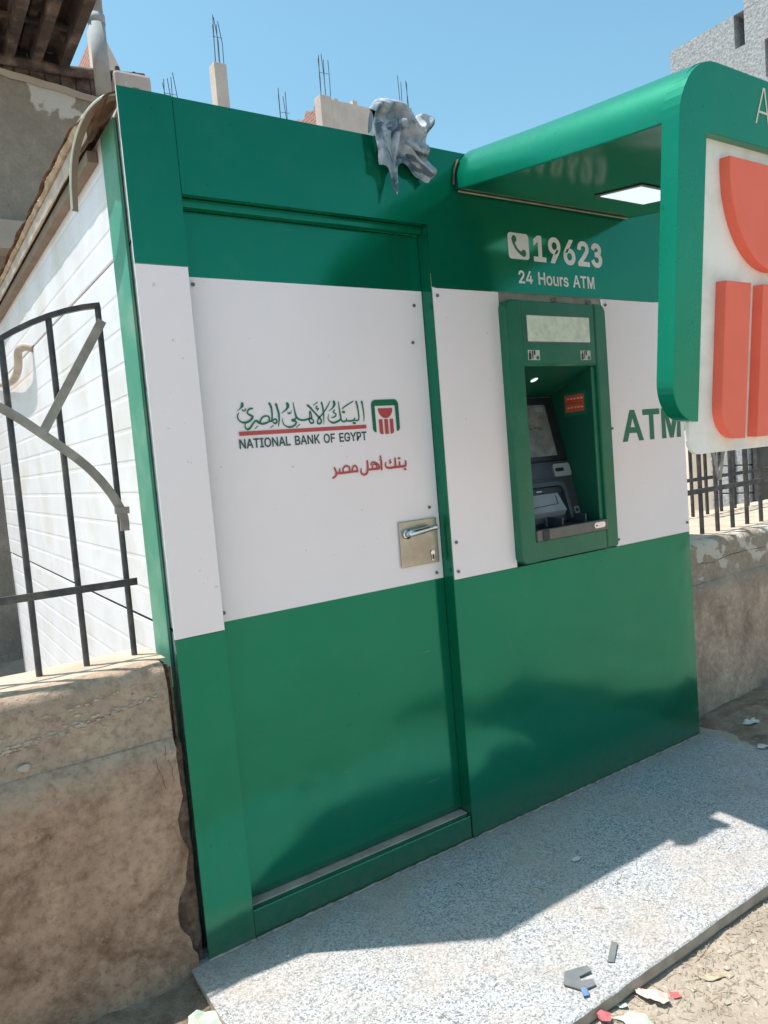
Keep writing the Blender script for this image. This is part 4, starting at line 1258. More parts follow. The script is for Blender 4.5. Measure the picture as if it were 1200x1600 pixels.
G().prism(semi(1.612, 2.145, 0.25, 0.286, 30), -0.002, 0.0295, 0.002).map(tilt).obj('red_bowl', M['red'], can)
for a, rr in ((1.364, (0.10, 0, 0, 0)), (1.550, (0, 0, 0, 0)), (1.736, (0, 0.10, 0, 0))):
    G().prism(rpoly(a, 1.379, a + 0.124, 1.820, rr, 10), -0.002, 0.0295, 0.002).map(tilt).obj('red_bar', M['red'], can)

# ------------------------------------------------------------------ cloth thrown over the top of the kiosk
def cloth():
    nu, nv = 90, 96
    XL, XR = 0.798, 1.012
    # folds in cloth space (u across, s up the front): start, end, width, height towards the street
    FOLDS = [((0.56, 0.74), (0.27, -0.05), 0.055, 0.030), ((0.74, 0.72), (0.38, 0.12), 0.050, -0.042), ((0.52, 0.62), (1.02, 0.40), 0.045, 0.024),
             ((0.60, 0.50), (1.02, 0.28), 0.040, -0.020), ((0.55, 0.33), (0.98, 0.10), 0.045, 0.026), ((0.62, 0.20), (0.80, -0.02), 0.05, -0.018),
             ((0.05, 0.92), (0.55, 0.97), 0.085, 0.030), ((0.55, 0.97), (0.96, 0.78), 0.075, 0.030), ((0.12, 0.76), (0.46, 0.80), 0.060, -0.042),
             ((0.46, 0.80), (0.66, 0.70), 0.050, -0.030), ((0.98, 0.97), (0.90, 0.72), 0.045, 0.028), ((0.03, 0.75), (0.06, -0.02), 0.07, 0.016),
             ((0.20, 0.60), (0.16, 0.0), 0.08, 0.012), ((0.40, 0.60), (0.30, 0.18), 0.04, -0.020), ((1.0, 0.60), (0.88, 0.05), 0.05, 0.014)]
    def relief(u, s):
        h = 0.0
        for (a, c, w, k) in FOLDS:
            dx, dy = c[0] - a[0], c[1] - a[1]
            t = max(0, min(1, ((u - a[0]) * dx + (s - a[1]) * dy) / (dx * dx + dy * dy)))
            d = math.hypot(u - a[0] - t * dx, s - a[1] - t * dy) / 1.3
            h += k * math.exp(-(d / w) ** 2) * 0.9 * (0.85 + 0.3 * noise.noise(Vector((u * 3, s * 3, w * 60))))
        return h
    v = []
    for j in range(nv + 1):
        t = j / nv
        for i in range(nu + 1):
            u = i / nu
            wu = u + 0.03 * noise.noise(Vector((u * 3, t * 4, 1)))
            x = XL + (XR - XL) * u
            zb = 2.345 - 0.012 * u
            zb -= 0.090 * math.exp(-((u - 0.26) / 0.075) ** 2)
            zb += 0.030 * math.exp(-((u - 0.50) / 0.12) ** 2)
            zb -= 0.020 * math.exp(-((u - 0.88) / 0.06) ** 2)
            zt = 2.492 + 0.078 * math.exp(-((u - 0.34) / 0.36) ** 4) + 0.052 * math.exp(-((u - 0.97) / 0.12) ** 2) + 0.008 * u
            if t < 0.80:
                s = t / 0.80
                z = zb + (zt - zb) * s
                h = 0.020 + relief(wu, s) + 0.0035 * noise.noise(Vector((u * 11, s * 11, 5)))
                h *= 0.25 + 0.75 * min(1, (1 - s) / 0.12) if s > 0.88 else 1
                y = -0.014 - max(0.003, h)
                g_ = math.exp(-((u - 0.26) / 0.16) ** 2) * (1 - s) ** 2
                x += (XL + 0.26 * (XR - XL) - x) * 0.35 * g_
                x += 0.016 * u * u * math.sin(s * 8.5 + 0.5) + 0.003 * noise.noise(Vector((u * 4, s * 6, 2)))
            else:
                s = (t - 0.80) / 0.20
                a = s * math.pi * 0.55
                z = zt + 0.012 * math.sin(a * 1.6) - 0.095 * (1 - math.cos(a)) + 0.004 * noise.noise(Vector((u * 7, s * 3, 6)))
                y = -0.020 + 0.085 * math.sin(a * 0.9) * min(1, u / 0.15)
                z -= 0.03 * s * max(0, 1 - u / 0.2)
                x += 0.016 * u * u * math.sin(9.0) + 0.03 * s * max(0, 1 - u / 0.25)
            v.append((x, y, z))
    f = [(j * (nu + 1) + i, j * (nu + 1) + i + 1, (j + 1) * (nu + 1) + i + 1, (j + 1) * (nu + 1) + i) for j in range(nv) for i in range(nu)]
    o = mesh_obj('cloth', v, f, M['cloth'], loc=(0.92, 0, 2.46), smooth=True)
    md = o.modifiers.new('soften', 'SMOOTH')
    md.factor = 0.5
    md.iterations = 7
    md = o.modifiers.new('thickness', 'SOLIDIFY')
    md.thickness = 0.004
    md.offset = 0
    return o
tag(cloth(), 'crumpled grey blue cloth thrown over the top edge of the kiosk', 'cloth')

# ------------------------------------------------------------------ perimeter walls
def wall_grid(x0, x1, prof, name, mat, parent, nx_, amp, jag=None, mats=None, fmat=None):
    v, f, fm = [], [], []
    m_ = len(prof)
    for i in range(nx_ + 1):
        for k, (y, z) in enumerate(prof):
            x = x0 + (x1 - x0) * i / nx_
            p = Vector((x * 2.3, z * 3, 1.7))
            d = noise.noise(p) * amp + noise.noise(p * 4) * amp * 0.45 + noise.noise(p * 12) * amp * 0.25
            if jag:
                x = jag(x, z, i / nx_)
            v.append((x, y + (d if k else d * .5), z + (d * 0.9 if abs(y) > .05 else d * .3)))
    for i in range(nx_):
        for k in range(m_ - 1):
            f.append((i * m_ + k, (i + 1) * m_ + k, (i + 1) * m_ + k + 1, i * m_ + k + 1))
            fm.append(fmat[k] if fmat else 0)
    return mesh_obj(name, v, f, mat, parent, smooth=True, mats=mats, fmat=fm if fmat else None)
def sub(prof, step):
    out = []
    for (a, c) in zip(prof, prof[1:]):
        n = max(1, int(math.hypot(c[0] - a[0], c[1] - a[1]) / step))
        out += [(a[0] + (c[0] - a[0]) * k / n, a[1] + (c[1] - a[1]) * k / n) for k in range(n)]
    return out + [prof[-1]]

lw = thing('boundary_wall', 'low brown plastered wall left of the kiosk with a barred railing on top', 'wall', (-1.6, 0.15, -0.06))
def jl(x, z, t):       # crumbled end of the plaster beside the kiosk
    if x < -0.30:
        return x
    w = (x + 0.30) / 0.28
    e = -0.028 + 0.013 * noise.noise(Vector((z * 7, 1, 0))) + 0.010 * noise.noise(Vector((z * 25, 1, 0))) + 0.008 * noise.noise(Vector((z * 70, 1, 0)))
    e -= 0.045 * math.exp(-((z - 0.16) / 0.10) ** 2) + 0.020 * math.exp(-((z - 0.42) / 0.05) ** 2)
    return -0.30 + (e + 0.30) * w
wall_grid(-3.2, -0.02, sub([(-0.004, -0.2), (-0.006, 0.1), (0.0, 0.645), (0.024, 0.672)], 0.02), 'plaster_face', M['wall_left'], lw, 260, 0.0045, jl)
def jc(x, z, t):
    if x < -0.30:
        return x
    return -0.30 + (-0.026 + 0.006 * noise.noise(Vector((z * 12, 3, 0))) + 0.30) * (x + 0.30) / 0.28
cop = sub([(0.026, 0.668), (0.030, 0.69), (0.033, 0.852), (0.037, 0.868), (0.050, 0.881), (0.095, 0.888)], 0.02)
wall_grid(-3.2, -0.02, cop, 'coping', M['wall_left'], lw, 260, 0.004, jc)
wall_grid(-3.2, -0.005, sub([(0.095, 0.888), (0.29, 0.886), (0.30, 0.87), (0.30, -0.2)], 0.03), 'wall_top', M['walltop'], lw, 120, 0.006)
# raw core showing in the gap by the kiosk
def core(u, w):
    x = -0.12 + 0.112 * u
    z = -0.15 + 1.02 * w
    p = Vector((x * 9, z * 9, 4))
    return (x, (0.022 if z < 0.655 else 0.052) + 0.008 * noise.noise(p) + 0.008 * noise.noise(p * 2.7) + 0.006 * noise.noise(p * 6) + 0.004 * noise.noise(p * 14), z)
grid('crumbling_core', core, 22, 170, M['rubble'], lw)
G().box(-0.014, -0.008, 0.04, 0.29, -0.15, 0.87).obj('wall_end', M['rubble'], lw)
# a chip and hairline cracks
def crack(name, pts, y, parent, w=0.0010):
    g = G()
    q = []
    for a, c in zip(pts, pts[1:]):
        for k in range(4):
            t = k / 4
            q.append(Vector((a[0] + (c[0] - a[0]) * t + random.uniform(-.0022, .0022), y, a[1] + (c[1] - a[1]) * t + random.uniform(-.002, .002))))
    q.append(Vector((pts[-1][0], y, pts[-1][1])))
    g.tube(q, w, 5)
    return g.obj(name, M['rubble'], parent)
crack('crack', [(-0.060, 0.665), (-0.061, 0.635)], -0.006, lw)
crack('crack', [(-0.088, 0.640), (-0.085, 0.60), (-0.075, 0.57), (-0.071, 0.545)], -0.008, lw)
crack('crack', [(-0.055, 0.625), (-0.048, 0.60), (-0.049, 0.575), (-0.044, 0.56)], -0.008, lw)
crack('crack', [(-0.45, 0.742), (-0.36, 0.752), (-0.30, 0.757), (-0.22, 0.775), (-0.12, 0.785), (-0.06, 0.795)], 0.0315, lw, 0.0011)
crack('crack', [(-0.30, 0.86), (-0.298, 0.79), (-0.301, 0.72)], 0.0325, lw, 0.0006)
bm = bmesh.new()
bmesh.ops.create_icosphere(bm, subdivisions=2, radius=0.013)
for q in bm.verts:
    q.co = Vector((-0.412 + q.co.x * 1.3, 0.022 + q.co.y * 0.6, 0.700 + q.co.z * 0.8)) + noise.noise_vector(q.co * 60) * 0.004
G().bm(bm).obj('stone_chip', M['walltop'], lw)

random.seed(5)
g = G()
for k in range(150):
    q = random.random()
    x = -0.60 + 0.54 * q
    z = 0.735 + 0.062 * q + random.gauss(0, 0.006) + (random.choice((-.03, .02, .05)) if k % 6 == 0 else 0)
    r = random.uniform(.0012, .0045)
    bm = bmesh.new()
    bmesh.ops.create_icosphere(bm, subdivisions=1, radius=1)
    for w_ in bm.verts:
        d = r * (1 + 0.7 * noise.noise(w_.co * 1.3 + Vector((k, 0, 0))))
        w_.co = Vector((x + w_.co.x * d * 2.2, 0.0290 + w_.co.y * d * 0.7, z + w_.co.z * d * 0.9))
    g.bm(bm)
o = g.obj('mortar_crumbs', M['walltop'], lw)
o['kind'] = 'stuff'

rw = thing('boundary_wall', 'low pinkish plastered wall right of the kiosk with flaking whitewash along its top', 'wall', (5.0, 0.4, -0.06))
wall_grid(2.398, 9.0, sub([(0.080, -0.2), (0.078, 0.1), (0.082, 0.655), (0.098, 0.672)], 0.03), 'plaster_face', M['wall_right'], rw, 200, 0.008)
wall_grid(2.398, 9.0, sub([(0.100, 0.670), (0.104, 0.69), (0.106, 0.845), (0.120, 0.866), (0.15, 0.873)], 0.025), 'coping', M['wall_right'], rw, 200, 0.007)
wall_grid(2.45, 9.0, sub([(0.15, 0.873), (0.90, 0.868), (0.92, 0.85), (0.92, -0.2)], 0.04), 'wall_top', M['walltop'], rw, 200, 0.010)
G().box(2.396, 2.40, 0.10, 0.90, -0.15, 0.86).obj('wall_end', M['rubble'], rw)
crack('crack', [(2.60, 0.765), (2.72, 0.755), (2.84, 0.770), (2.98, 0.775), (3.2, 0.77)], 0.1045, rw, 0.002)

# ------------------------------------------------------------------ railings
def railing(label, loc, group=None):
    return thing('railing', label, 'railing', loc, group)
fl = railing('dark iron railing with an arched top standing on the wall left of the kiosk', (-0.5, 0.2, 0.885))
def arc_z(x):
    q = x + 0.02
    return 1.918 - 0.95 * q * q - 0.05 * abs(q)
for i, x in enumerate((-0.062, -0.198, -0.325, -0.455, -0.585, -0.715)):
    G().tube([(x - 0.003, 0.2, 0.86), (x, 0.2, (0.86 + arc_z(x)) / 2), (x + 0.002, 0.2, arc_z(x))], 0.0088, 8).obj('bar', M['iron'], fl)
pts = [Vector((x, 0.2, arc_z(x) + 0.004)) for x in [-0.80 + 0.745 * k / 16 for k in range(17)]]
G().bar(pts, 0.014, 0.024).obj('arched_top', M['iron'], fl)
G().bar([(-0.95, 0.187, 1.118), (-0.037, 0.187, 1.108)], 0.021, 0.008).obj('cross_rail', M['iron'], fl)
cv = smooth_pts([(-0.62, 0.183, 1.73), (-0.47, 0.183, 1.695), (-0.345, 0.183, 1.632), (-0.249, 0.183, 1.556), (-0.148, 0.183, 1.464), (-0.09, 0.183, 1.385), (-0.058, 0.183, 1.312), (-0.056, 0.183, 1.262)], 5)
G().bar(cv, 0.025, 0.007).obj('scroll_bar', M['iron_dusty_lit'], fl)
G().bar([(-0.056, 0.1815, 1.872), (-0.249, 0.1815, 1.558)], 0.025, 0.006).obj('diagonal_bar', M['iron_dusty_lit'], fl)
G().bar([(-0.080, 0.178, 1.324), (-0.040, 0.178, 1.322)], 0.020, 0.012).obj('clip', M['iron_dusty_lit'], fl)

fr = railing('black iron railing on the right wall, partly hidden behind the hanging emblem', (3.4, 0.25, 0.87))
for i in range(22):
    x = 2.725 + 0.139 * i
    G().tube([(x, 0.25, 0.845), (x + 0.001, 0.25, 1.4), (x, 0.25, 1.86)], 0.0115, 8).obj('bar', M['iron'], fr)
G().bar([(2.62, 0.234, 1.098), (5.8, 0.234, 1.118)], 0.026, 0.010).obj('cross_rail', M['iron'], fr)
G().bar([(2.62, 0.25, 1.862), (5.8, 0.25, 1.868)], 0.022, 0.024).obj('top_rail', M['iron'], fr)
for k in range(4):
    x = 2.955 + 0.56 * k
    G().bar([(x - 0.03, 0.232, 1.42), (x + 0.052, 0.232, 1.145)], 0.026, 0.008).obj('diagonal_bar', M['iron_dusty_lit'], fr)
    G().bar([(x + 0.134, 0.230, 1.42), (x + 0.052, 0.230, 1.145)], 0.026, 0.008).obj('diagonal_bar', M['iron_dusty_lit'], fr)
fi = railing('second dark railing further in, seen between the bars of the right railing', (3.9, 0.78, 0.87))
for i in range(14):
    x = 3.42 + 0.155 * i
    G().tube([(x, 0.78, 0.84), (x, 0.78, 1.78)], 0.012, 6).obj('bar', M['iron'], fi)
G().bar([(3.3, 0.765, 1.10), (5.6, 0.765, 1.11)], 0.022, 0.010).obj('cross_rail', M['iron'], fi)
G().bar([(3.3, 0.78, 1.78), (5.6, 0.78, 1.78)], 0.022, 0.020).obj('top_rail', M['iron'], fi)

# ------------------------------------------------------------------ house behind on the left
hs = thing('house', 'grey rendered house behind the kiosk with white paint peeling at the wall top', 'house', (0.6, 4.7, -0.06))
def hw(u, w):
    x = -1.2 + 2.82 * u
    zt = 4.735 - 0.115 * (x - 0.3)
    z = 3.53 + (zt - 3.53) * w
    p = Vector((x, z, 3))
    return (x, 4.6 + 0.008 * noise.noise(p * 5), z)
grid('upper_wall', hw, 70, 40, M['house_wall'], hs)
g = G()
g.box(-1.2, 1.62, 4.612, 4.8, 3.53, 4.60)
g.obj('wall_core', M['beam'], hs)
v = []
g = G()
for i in range(40):
    x = -1.2 + 2.7 * i / 39
    zt = 4.735 - 0.115 * (x - 0.3) + 0.012 * noise.noise(Vector((x * 5, 3, 0)))
    v += [(x, 4.585, zt - 0.05 + 0.02 * noise.noise(Vector((x * 6, 1, 0)))), (x, 4.580, zt + 0.005), (x, 4.80, zt + 0.01)]
f = [(i * 3 + k, i * 3 + 3 + k, i * 3 + 4 + k, i * 3 + 1 + k) for i in range(39) for k in range(2)]
g.add(v, f).obj('wall_cap', M['beam'], hs)
G().box(-1.2, 1.62, 4.54, 4.79, 3.30, 3.528, 0.006).obj('lintel', M['beam'], hs)
G().box(-1.2, 1.62, 4.80, 4.90, -0.1, 3.31).obj('lower_wall', M['house_wall'], hs)
G().box(1.335, 1.652, 4.50, 4.80, 2.0, 4.865, 0.03).jitter(0.008, 4).obj('pillar', M['conc'], hs)
# gallery roof of corrugated sheet on battens
rfh = thing('lean_to_roof', 'dark rusty corrugated roof overhanging the grey house at top left', 'roof', (0.6, 3.6, 4.85))
def corr(u, w):
    x = 0.12 + 0.845 * u
    y = 2.0 + 2.68 * w
    ph = (x * 7.2) % 1.0
    z = 4.90 + (0.045 if ph < 0.42 else (0.0 if ph > 0.5 and ph < 0.92 else 0.022)) - 0.02 * (w - 0.9)
    return (x, y, z + 0.012 * noise.noise(Vector((x * 3, y * 2, 0))))
grid('corrugated_sheet', corr, 120, 12, M['roofdark'], rfh, smooth=False)
for x in (0.30, 0.50, 0.70, 0.905):
    G().box(x, x + 0.075, 2.0, 4.62, 4.80, 4.875, 0.004).jitter(0.010, 3).obj('rafter', M['roofdark'], rfh)
for y in (2.6, 3.4, 4.1):
    G().box(0.12, 0.965, y, y + 0.05, 4.876, 4.90).obj('batten', M['roofdark'], rfh)
G().tube([(0.2, 4.56, 4.79), (1.0, 4.58, 4.80), (1.62, 4.60, 4.87)], 0.045, 10).jitter(0.006, 5).obj('purlin', M['roofdark'], rfh, smooth=True)
for i in range(12):
    x = 0.10 + 0.118 * i
    G().box(x, x + 0.112, 4.615, 4.65, 4.58, 4.84 if x > 0.9 else 4.93, 0.004).jitter(0.012, 6).obj('eave_board', M['roofdark'], rfh)
G().box(0.1, 1.34, 4.655, 4.67, 4.50, 4.80).obj('backing_board', M['roofdark'], rfh)
dp = thing('vent_pipe', 'pale grey vertical pipe rising beside the dark corrugated roof', 'pipe', (1.24, 4.35, 4.6))
G().tube([(1.192, 4.35, 4.55), (1.192, 4.35, 5.15)], 0.064, 20).obj('lower_pipe', M['pipe'], dp, smooth=True)
G().tube([(1.192, 4.35, 5.15), (1.194, 4.35, 7.2)], 0.058, 20).obj('upper_pipe', M['pipe'], dp, smooth=True)
G().tube([(1.192, 4.35, 5.10), (1.192, 4.35, 5.17)], 0.069, 20).obj('collar', M['pipe'], dp, smooth=True)
g = G().tube([(1.38, 4.55, 4.865), (1.38, 4.55, 4.90)], 0.020, 8).tube([(1.52, 4.55, 4.865), (1.52, 4.55, 4.885)], 0.016, 8)
g.obj('roof_bolt', M['roofdark'], rfh)

# ------------------------------------------------------------------ unfinished buildings against the sky
def bars(parent, x0, x1, y, z0, z1, n, w=0.020):
    for i in range(n):
        x = x0 + (x1 - x0) * i / (n - 1)
        yy = y + (0.12 if i % 2 else 0.0)
        h = z1 - random.uniform(0, 0.22)
        G().tube([(x, yy, z0), (x + random.uniform(-.02, .02), yy, (z0 + h) / 2), (x + random.uniform(-.05, .05), yy, h)], w * 0.5, 5).obj('rebar', M['rebar'], parent)
    # one thin tie binding the bundle
    zt = z0 + (z1 - z0) * 0.55
    G().tube([(x0 - .01, y - 0.012, zt), (x1 + .01, y - 0.012, zt + 0.01)], w * 0.32, 5).obj('rebar_tie', M['rebar'], parent)
ub = thing('unfinished_building', 'unfinished building with a lone concrete column and bare rebar behind the kiosk', 'building', (6, 13.5, -0.06))
G().box(3.9, 8.3, 12.4, 16.0, -0.1, 8.25).obj('body', M['conc'], ub)
G().box(5.515, 5.775, 12.0, 12.27, 8.0, 9.33, 0.01).obj('column', M['conc'], ub)
bars(ub, 5.575, 5.745, 12.05, 9.3, 10.25, 5, 0.016)
bars(ub, 4.62, 4.86, 12.45, 8.2, 9.20, 5, 0.016)
bars(ub, 7.10, 7.32, 12.45, 8.2, 9.35, 4, 0.016)
bb = thing('unfinished_building', 'unfinished red brick and concrete rooftop room with rebar beside the cloth', 'building', (12, 18, -0.06))
G().box(10.62, 12.75, 16.05, 20.0, -0.1, 11.30).obj('concrete_wall', M['conc'], bb)
G().box(12.752, 16.0, 16.2, 20.0, -0.1, 10.50).obj('lower_block', M['conc'], bb)
G().box(10.27, 10.61, 16.0, 16.34, -0.1, 11.36, 0.01).obj('corner_column', M['conc'], bb)
g = G()
v = []
for i in range(40):
    y = 16.35 + 3.6 * i / 39
    z = 11.18 + (0.10 if (i // 2) % 3 == 0 else 0.0) + 0.05 * noise.noise(Vector((y * 3, 0, 0)))
    v += [(10.33, y, -0.1), (10.33, y, z), (10.60, y, z)]
f = [(i * 3 + k, i * 3 + 1 + k, i * 3 + 4 + k, i * 3 + 3 + k) for i in range(39) for k in range(2)]
g.add(v, f).obj('brick_wall', M['brick'], bb)
for x, w_, h in ((11.35, .16, .12), (12.0, .14, .1), (10.75, .12, .06)):
    G().box(x, x + w_, 16.06, 16.2, 11.3, 11.3 + h).obj('loose_brick', M['conc'], bb)
bars(bb, 10.36, 10.66, 16.1, 11.3, 12.55, 5, 0.020)
bars(bb, 13.20, 13.60, 16.3, 10.5, 12.62, 4, 0.020)
b3 = thing('unfinished_building', 'red brick building corner glimpsed between the corrugated roof and the pale pipe', 'building', (4.5, 17, -0.06))
G().box(4.30, 4.55, 16.0, 16.3, -0.1, 11.75, 0.01).obj('corner_column', M['conc'], b3)
G().box(4.33, 4.50, 16.31, 21.0, -0.1, 11.55).obj('brick_wall', M['brick'], b3)
G().add([(4.56, 16.02, -.1), (5.05, 16.02, -.1), (5.05, 16.02, 10.6), (4.56, 16.02, 11.7), (4.56, 16.2, -.1), (5.05, 16.2, -.1), (5.05, 16.2, 10.6), (4.56, 16.2, 11.7)],
        [(0, 1, 2, 3), (7, 6, 5, 4), (3, 2, 6, 7), (1, 5, 6, 2)]).obj('front_wall', M['conc'], b3)

# ------------------------------------------------------------------ stone faced building on the right
rb = thing('stone_building', 'tall rough grey stone faced building on the right with narrow slots near its top', 'building', (11, 3, -0.06))
XW = 10.8
def slot_wall():
    # wall at x = XW facing the street side, with two narrow window slots cut through
    ys = [-6.0, 3.90, 4.02, 4.40, 4.55, 5.66]
    zs = [2.6, 6.55, 7.06, 7.13, 7.60, 7.62]
    slots = [(4.395, 4.555, 7.115, 7.61), (3.93, 4.10, 6.5, 7.04)]
    ys = sorted({-6.0, 5.66} | {s[0] for s in slots} | {s[1] for s in slots})
    zs = sorted({2.6, 7.61} | {s[2] for s in slots} | {s[3] for s in slots})
    g = G()
    for i in range(len(ys) - 1):
        for j in range(len(zs) - 1):
            yc, zc = (ys[i] + ys[i + 1]) / 2, (zs[j] + zs[j + 1]) / 2
            if any(s[0] < yc < s[1] and s[2] < zc < s[3] for s in slots):
                continue
            g.add([(XW, ys[i], zs[j]), (XW, ys[i + 1], zs[j]), (XW, ys[i + 1], zs[j + 1]), (XW, ys[i], zs[j + 1])], [(0, 1, 2, 3)])
    for s in slots:
        g.add([(XW, s[0], s[2]), (XW, s[1], s[2]), (XW, s[1], s[3]), (XW, s[0], s[3]), (XW + .3, s[0], s[2]), (XW + .3, s[1], s[2]), (XW + .3, s[1], s[3]), (XW + .3, s[0], s[3])],
              [(0, 4, 5, 1), (1, 5, 6, 2), (3, 2, 6, 7), (0, 3, 7, 4), (4, 7, 6, 5)])
    return g.obj('stone_wall', M['block'], rb)
slot_wall()
G().box(XW, XW + 0.3, 3.0, 4.39, 7.615, 7.78).obj('raised_parapet', M['block'], rb)
G().box(XW, XW + 0.32, -6.0, 4.15, 7.785, 8.6).obj('upper_storey', M['block'], rb)
G().box(XW + 0.302, XW + 6, -6.0, 5.66, -0.1, 7.58).obj('rear_mass', M['wallbeige'], rb)
G().box(XW + 0.004, XW + 0.3, 5.26, 5.659, -0.1, 2.598).obj('rendered_wall', M['wallbeige'], rb)
blk = None
for i, (ya, yb, xx) in enumerate(((4.87, 5.25, XW - 0.10), (4.625, 4.865, XW - 0.02))):
    for k in range(6):
        z0 = 0.325 + 0.45 * (k - 1)
        b_ = G().box(xx, XW + 0.29, ya + 0.006, yb - 0.006, z0 + 0.008, z0 + 0.442, 0.012).jitter(0.008, 8).obj('stone_block', M['block'], rb)
G().box(XW + 0.01, XW + 0.3, 3.0, 4.60, 2.3, 2.598).obj('door_lintel', M['block'], rb)
G().box(XW + 0.05, XW + 0.28, 4.54, 4.60, -0.1, 2.3).obj('gate_post', M['iron'], rb)
for k in range(6):
    y = 4.50 - 0.25 * k
    G().box(XW + 0.10, XW + 0.16, y - 0.235, y, -0.05, 2.28, 0.004).obj('gate_panel', M['gate'], rb)

# ------------------------------------------------------------------ litter and pebbles
def scrap(name, pts, h, mat, label, cat, curl=0.01, seed=0, hole=None, group=None):
    """a crumpled flake of paper: outline in x-y, creased surface of real thickness"""
    cx = sum(p[0] for p in pts) / len(pts)
    cy = sum(p[1] for p in pts) / len(pts)
    bm = bmesh.new()
    vs = [bm.verts.new((p[0], p[1], 0)) for p in pts]
    c = bm.verts.new((cx, cy, 0))
    for i in range(len(vs)):
        bm.faces.new((vs[i], vs[(i + 1) % len(vs)], c))
    bmesh.ops.subdivide_edges(bm, edges=list(bm.edges), cuts=2, use_grid_fill=True)
    for q in bm.verts:
        p = Vector((q.co.x * 14 + seed * 5, q.co.y * 14, seed))
        q.co.z = h + curl * (0.35 + noise.noise(p) + 0.9 * abs(noise.noise(p * 2.6)))
        q.co.x += 0.006 * noise.noise(p * 4)
        q.co.y += 0.006 * noise.noise(p * 4 + Vector((9, 0, 0)))
    g = G().bm(bm)
    o = g.obj(name, mat, loc=(cx, cy, h))
    md = o.modifiers.new('thickness', 'SOLIDIFY')
    md.thickness = 0.0012
    return tag(o, label, cat, group)
G0 = -0.052
scrap('paper_scrap', [(1.150, -0.343), (1.168, -0.352), (1.198, -0.345), (1.186, -0.328), (1.160, -0.331)], 0.003, M['paper'], 'small white paper scrap lying in the shade on the granite step', 'paper', 0.004, 1)
# torn grey cardboard with a bite out of it
cb = [(0.700, -0.722), (0.738, -0.690), (0.797, -0.716), (0.790, -0.737), (0.752, -0.729), (0.744, -0.742), (0.772, -0.757), (0.762, -0.776), (0.722, -0.768)]
bm = bmesh.new()
bm.faces.new([bm.verts.new((p[0], p[1], 0.004)) for p in cb])
r_ = bmesh.ops.extrude_face_region(bm, geom=list(bm.faces))
for q in r_['geom']:
    if isinstance(q, bmesh.types.BMVert):
        q.co.z += 0.004
bmesh.ops.recalc_face_normals(bm, faces=list(bm.faces))
bmesh.ops.triangulate(bm, faces=[q for q in bm.faces if len(q.verts) > 4])
tag(G().bm(bm).map(lambda p: (p.x, p.y, p.z + 0.10 * max(0, p.x - 0.76) - 0.02 * abs(p.y + .74))).obj('cardboard_piece', M['cardboard'], loc=(0.745, -0.74, 0.004)), 'torn dark grey cardboard piece with a bite out of it on the granite step', 'cardboard')
tag(G().add([(0.855, -0.735, 0.002), (0.868, -0.748, 0.002), (0.935, -0.705, 0.005), (0.925, -0.692, 0.005), (0.855, -0.735, 0.0045), (0.868, -0.748, 0.0045), (0.935, -0.705, 0.0075), (0.925, -0.692, 0.0075)],
            [(0, 3, 2, 1), (4, 5, 6, 7), (0, 1, 5, 4), (1, 2, 6, 5), (2, 3, 7, 6), (3, 0, 4, 7)]).obj('cardboard_strip', M['cardboard'], loc=(0.9, -0.72, 0.003)), 'narrow grey cardboard strip lying near the front edge of the granite step', 'cardboard')
scrap('wrapper', [(0.704, -0.782), (0.722, -0.792), (0.734, -0.774), (0.718, -0.764)], 0.004, M['blue'], 'tiny blue wrapper scrap below the torn cardboard on the step', 'wrapper', 0.008, 3)
scrap('paper_scrap', [(0.870, -0.795), (0.895, -0.842), (0.908, -0.885), (0.888, -0.905), (0.864, -0.895), (0.860, -0.878), (0.850, -0.862), (0.856, -0.830)], G0 + .012, M['pink'], 'crumpled pale pink paper on the sand below the step edge', 'paper', 0.022, 4)
scrap('wrapper', [(0.918, -0.892), (0.938, -0.905), (0.944, -0.885), (0.928, -0.872)], G0 + .010, M['redpaper'], 'tiny coral red scrap touching the pink paper on the sand', 'wrapper', 0.010, 5)
scrap('wrapper', [(0.700, -0.835), (0.720, -0.852), (0.738, -0.842), (0.728, -0.822), (0.712, -0.818)], G0 + .016, M['redpaper'], 'crumpled red wrapper on the sand at the foot of the step', 'wrapper', 0.022, 6)
scrap('wrapper', [(0.745, -0.838), (0.790, -0.852), (0.815, -0.885), (0.800, -0.925), (0.760, -0.935), (0.742, -0.905), (0.750, -0.87)], G0 + .010, M['mint'], 'large flattened mint green wrapper on the sand beside the step', 'wrapper', 0.014, 7)
scrap('wrapper', [(0.790, -0.815), (0.815, -0.828), (0.806, -0.840), (0.786, -0.830)], G0 + .012, M['mint'], 'small mint green shred close against the step edge', 'wrapper', 0.01, 8)
scrap('paper_scrap', [(-0.115, -0.165), (-0.062, -0.185), (-0.040, -0.215), (-0.075, -0.262), (-0.125, -0.25), (-0.135, -0.20)], G0 + .022, M['mint'], 'pale folded paper on the dirt at the left corner of the step', 'paper', 0.020, 9)
scrap('paper_scrap', [(-0.055, -0.225), (-0.030, -0.235), (-0.035, -0.265), (-0.062, -0.26)], G0 + .028, M['pink'], 'small pinkish paper shred beside the pale folded paper at left', 'paper', 0.012, 10)
zz = gz(2.62, -0.12)
scrap('paper_scrap', [(2.565, -0.105), (2.610, -0.085), (2.655, -0.110), (2.640, -0.150), (2.590, -0.140)], zz + .004, M['paper'], 'white paper scrap on the dirt against the right wall, largest of four', 'paper', 0.016, 11)
scrap('paper_scrap', [(2.690, -0.165), (2.735, -0.155), (2.740, -0.195), (2.700, -0.200)], gz(2.71, -.18) + .004, M['paper'], 'white paper scrap at the right frame edge beside the largest scrap', 'paper', 0.012, 12)
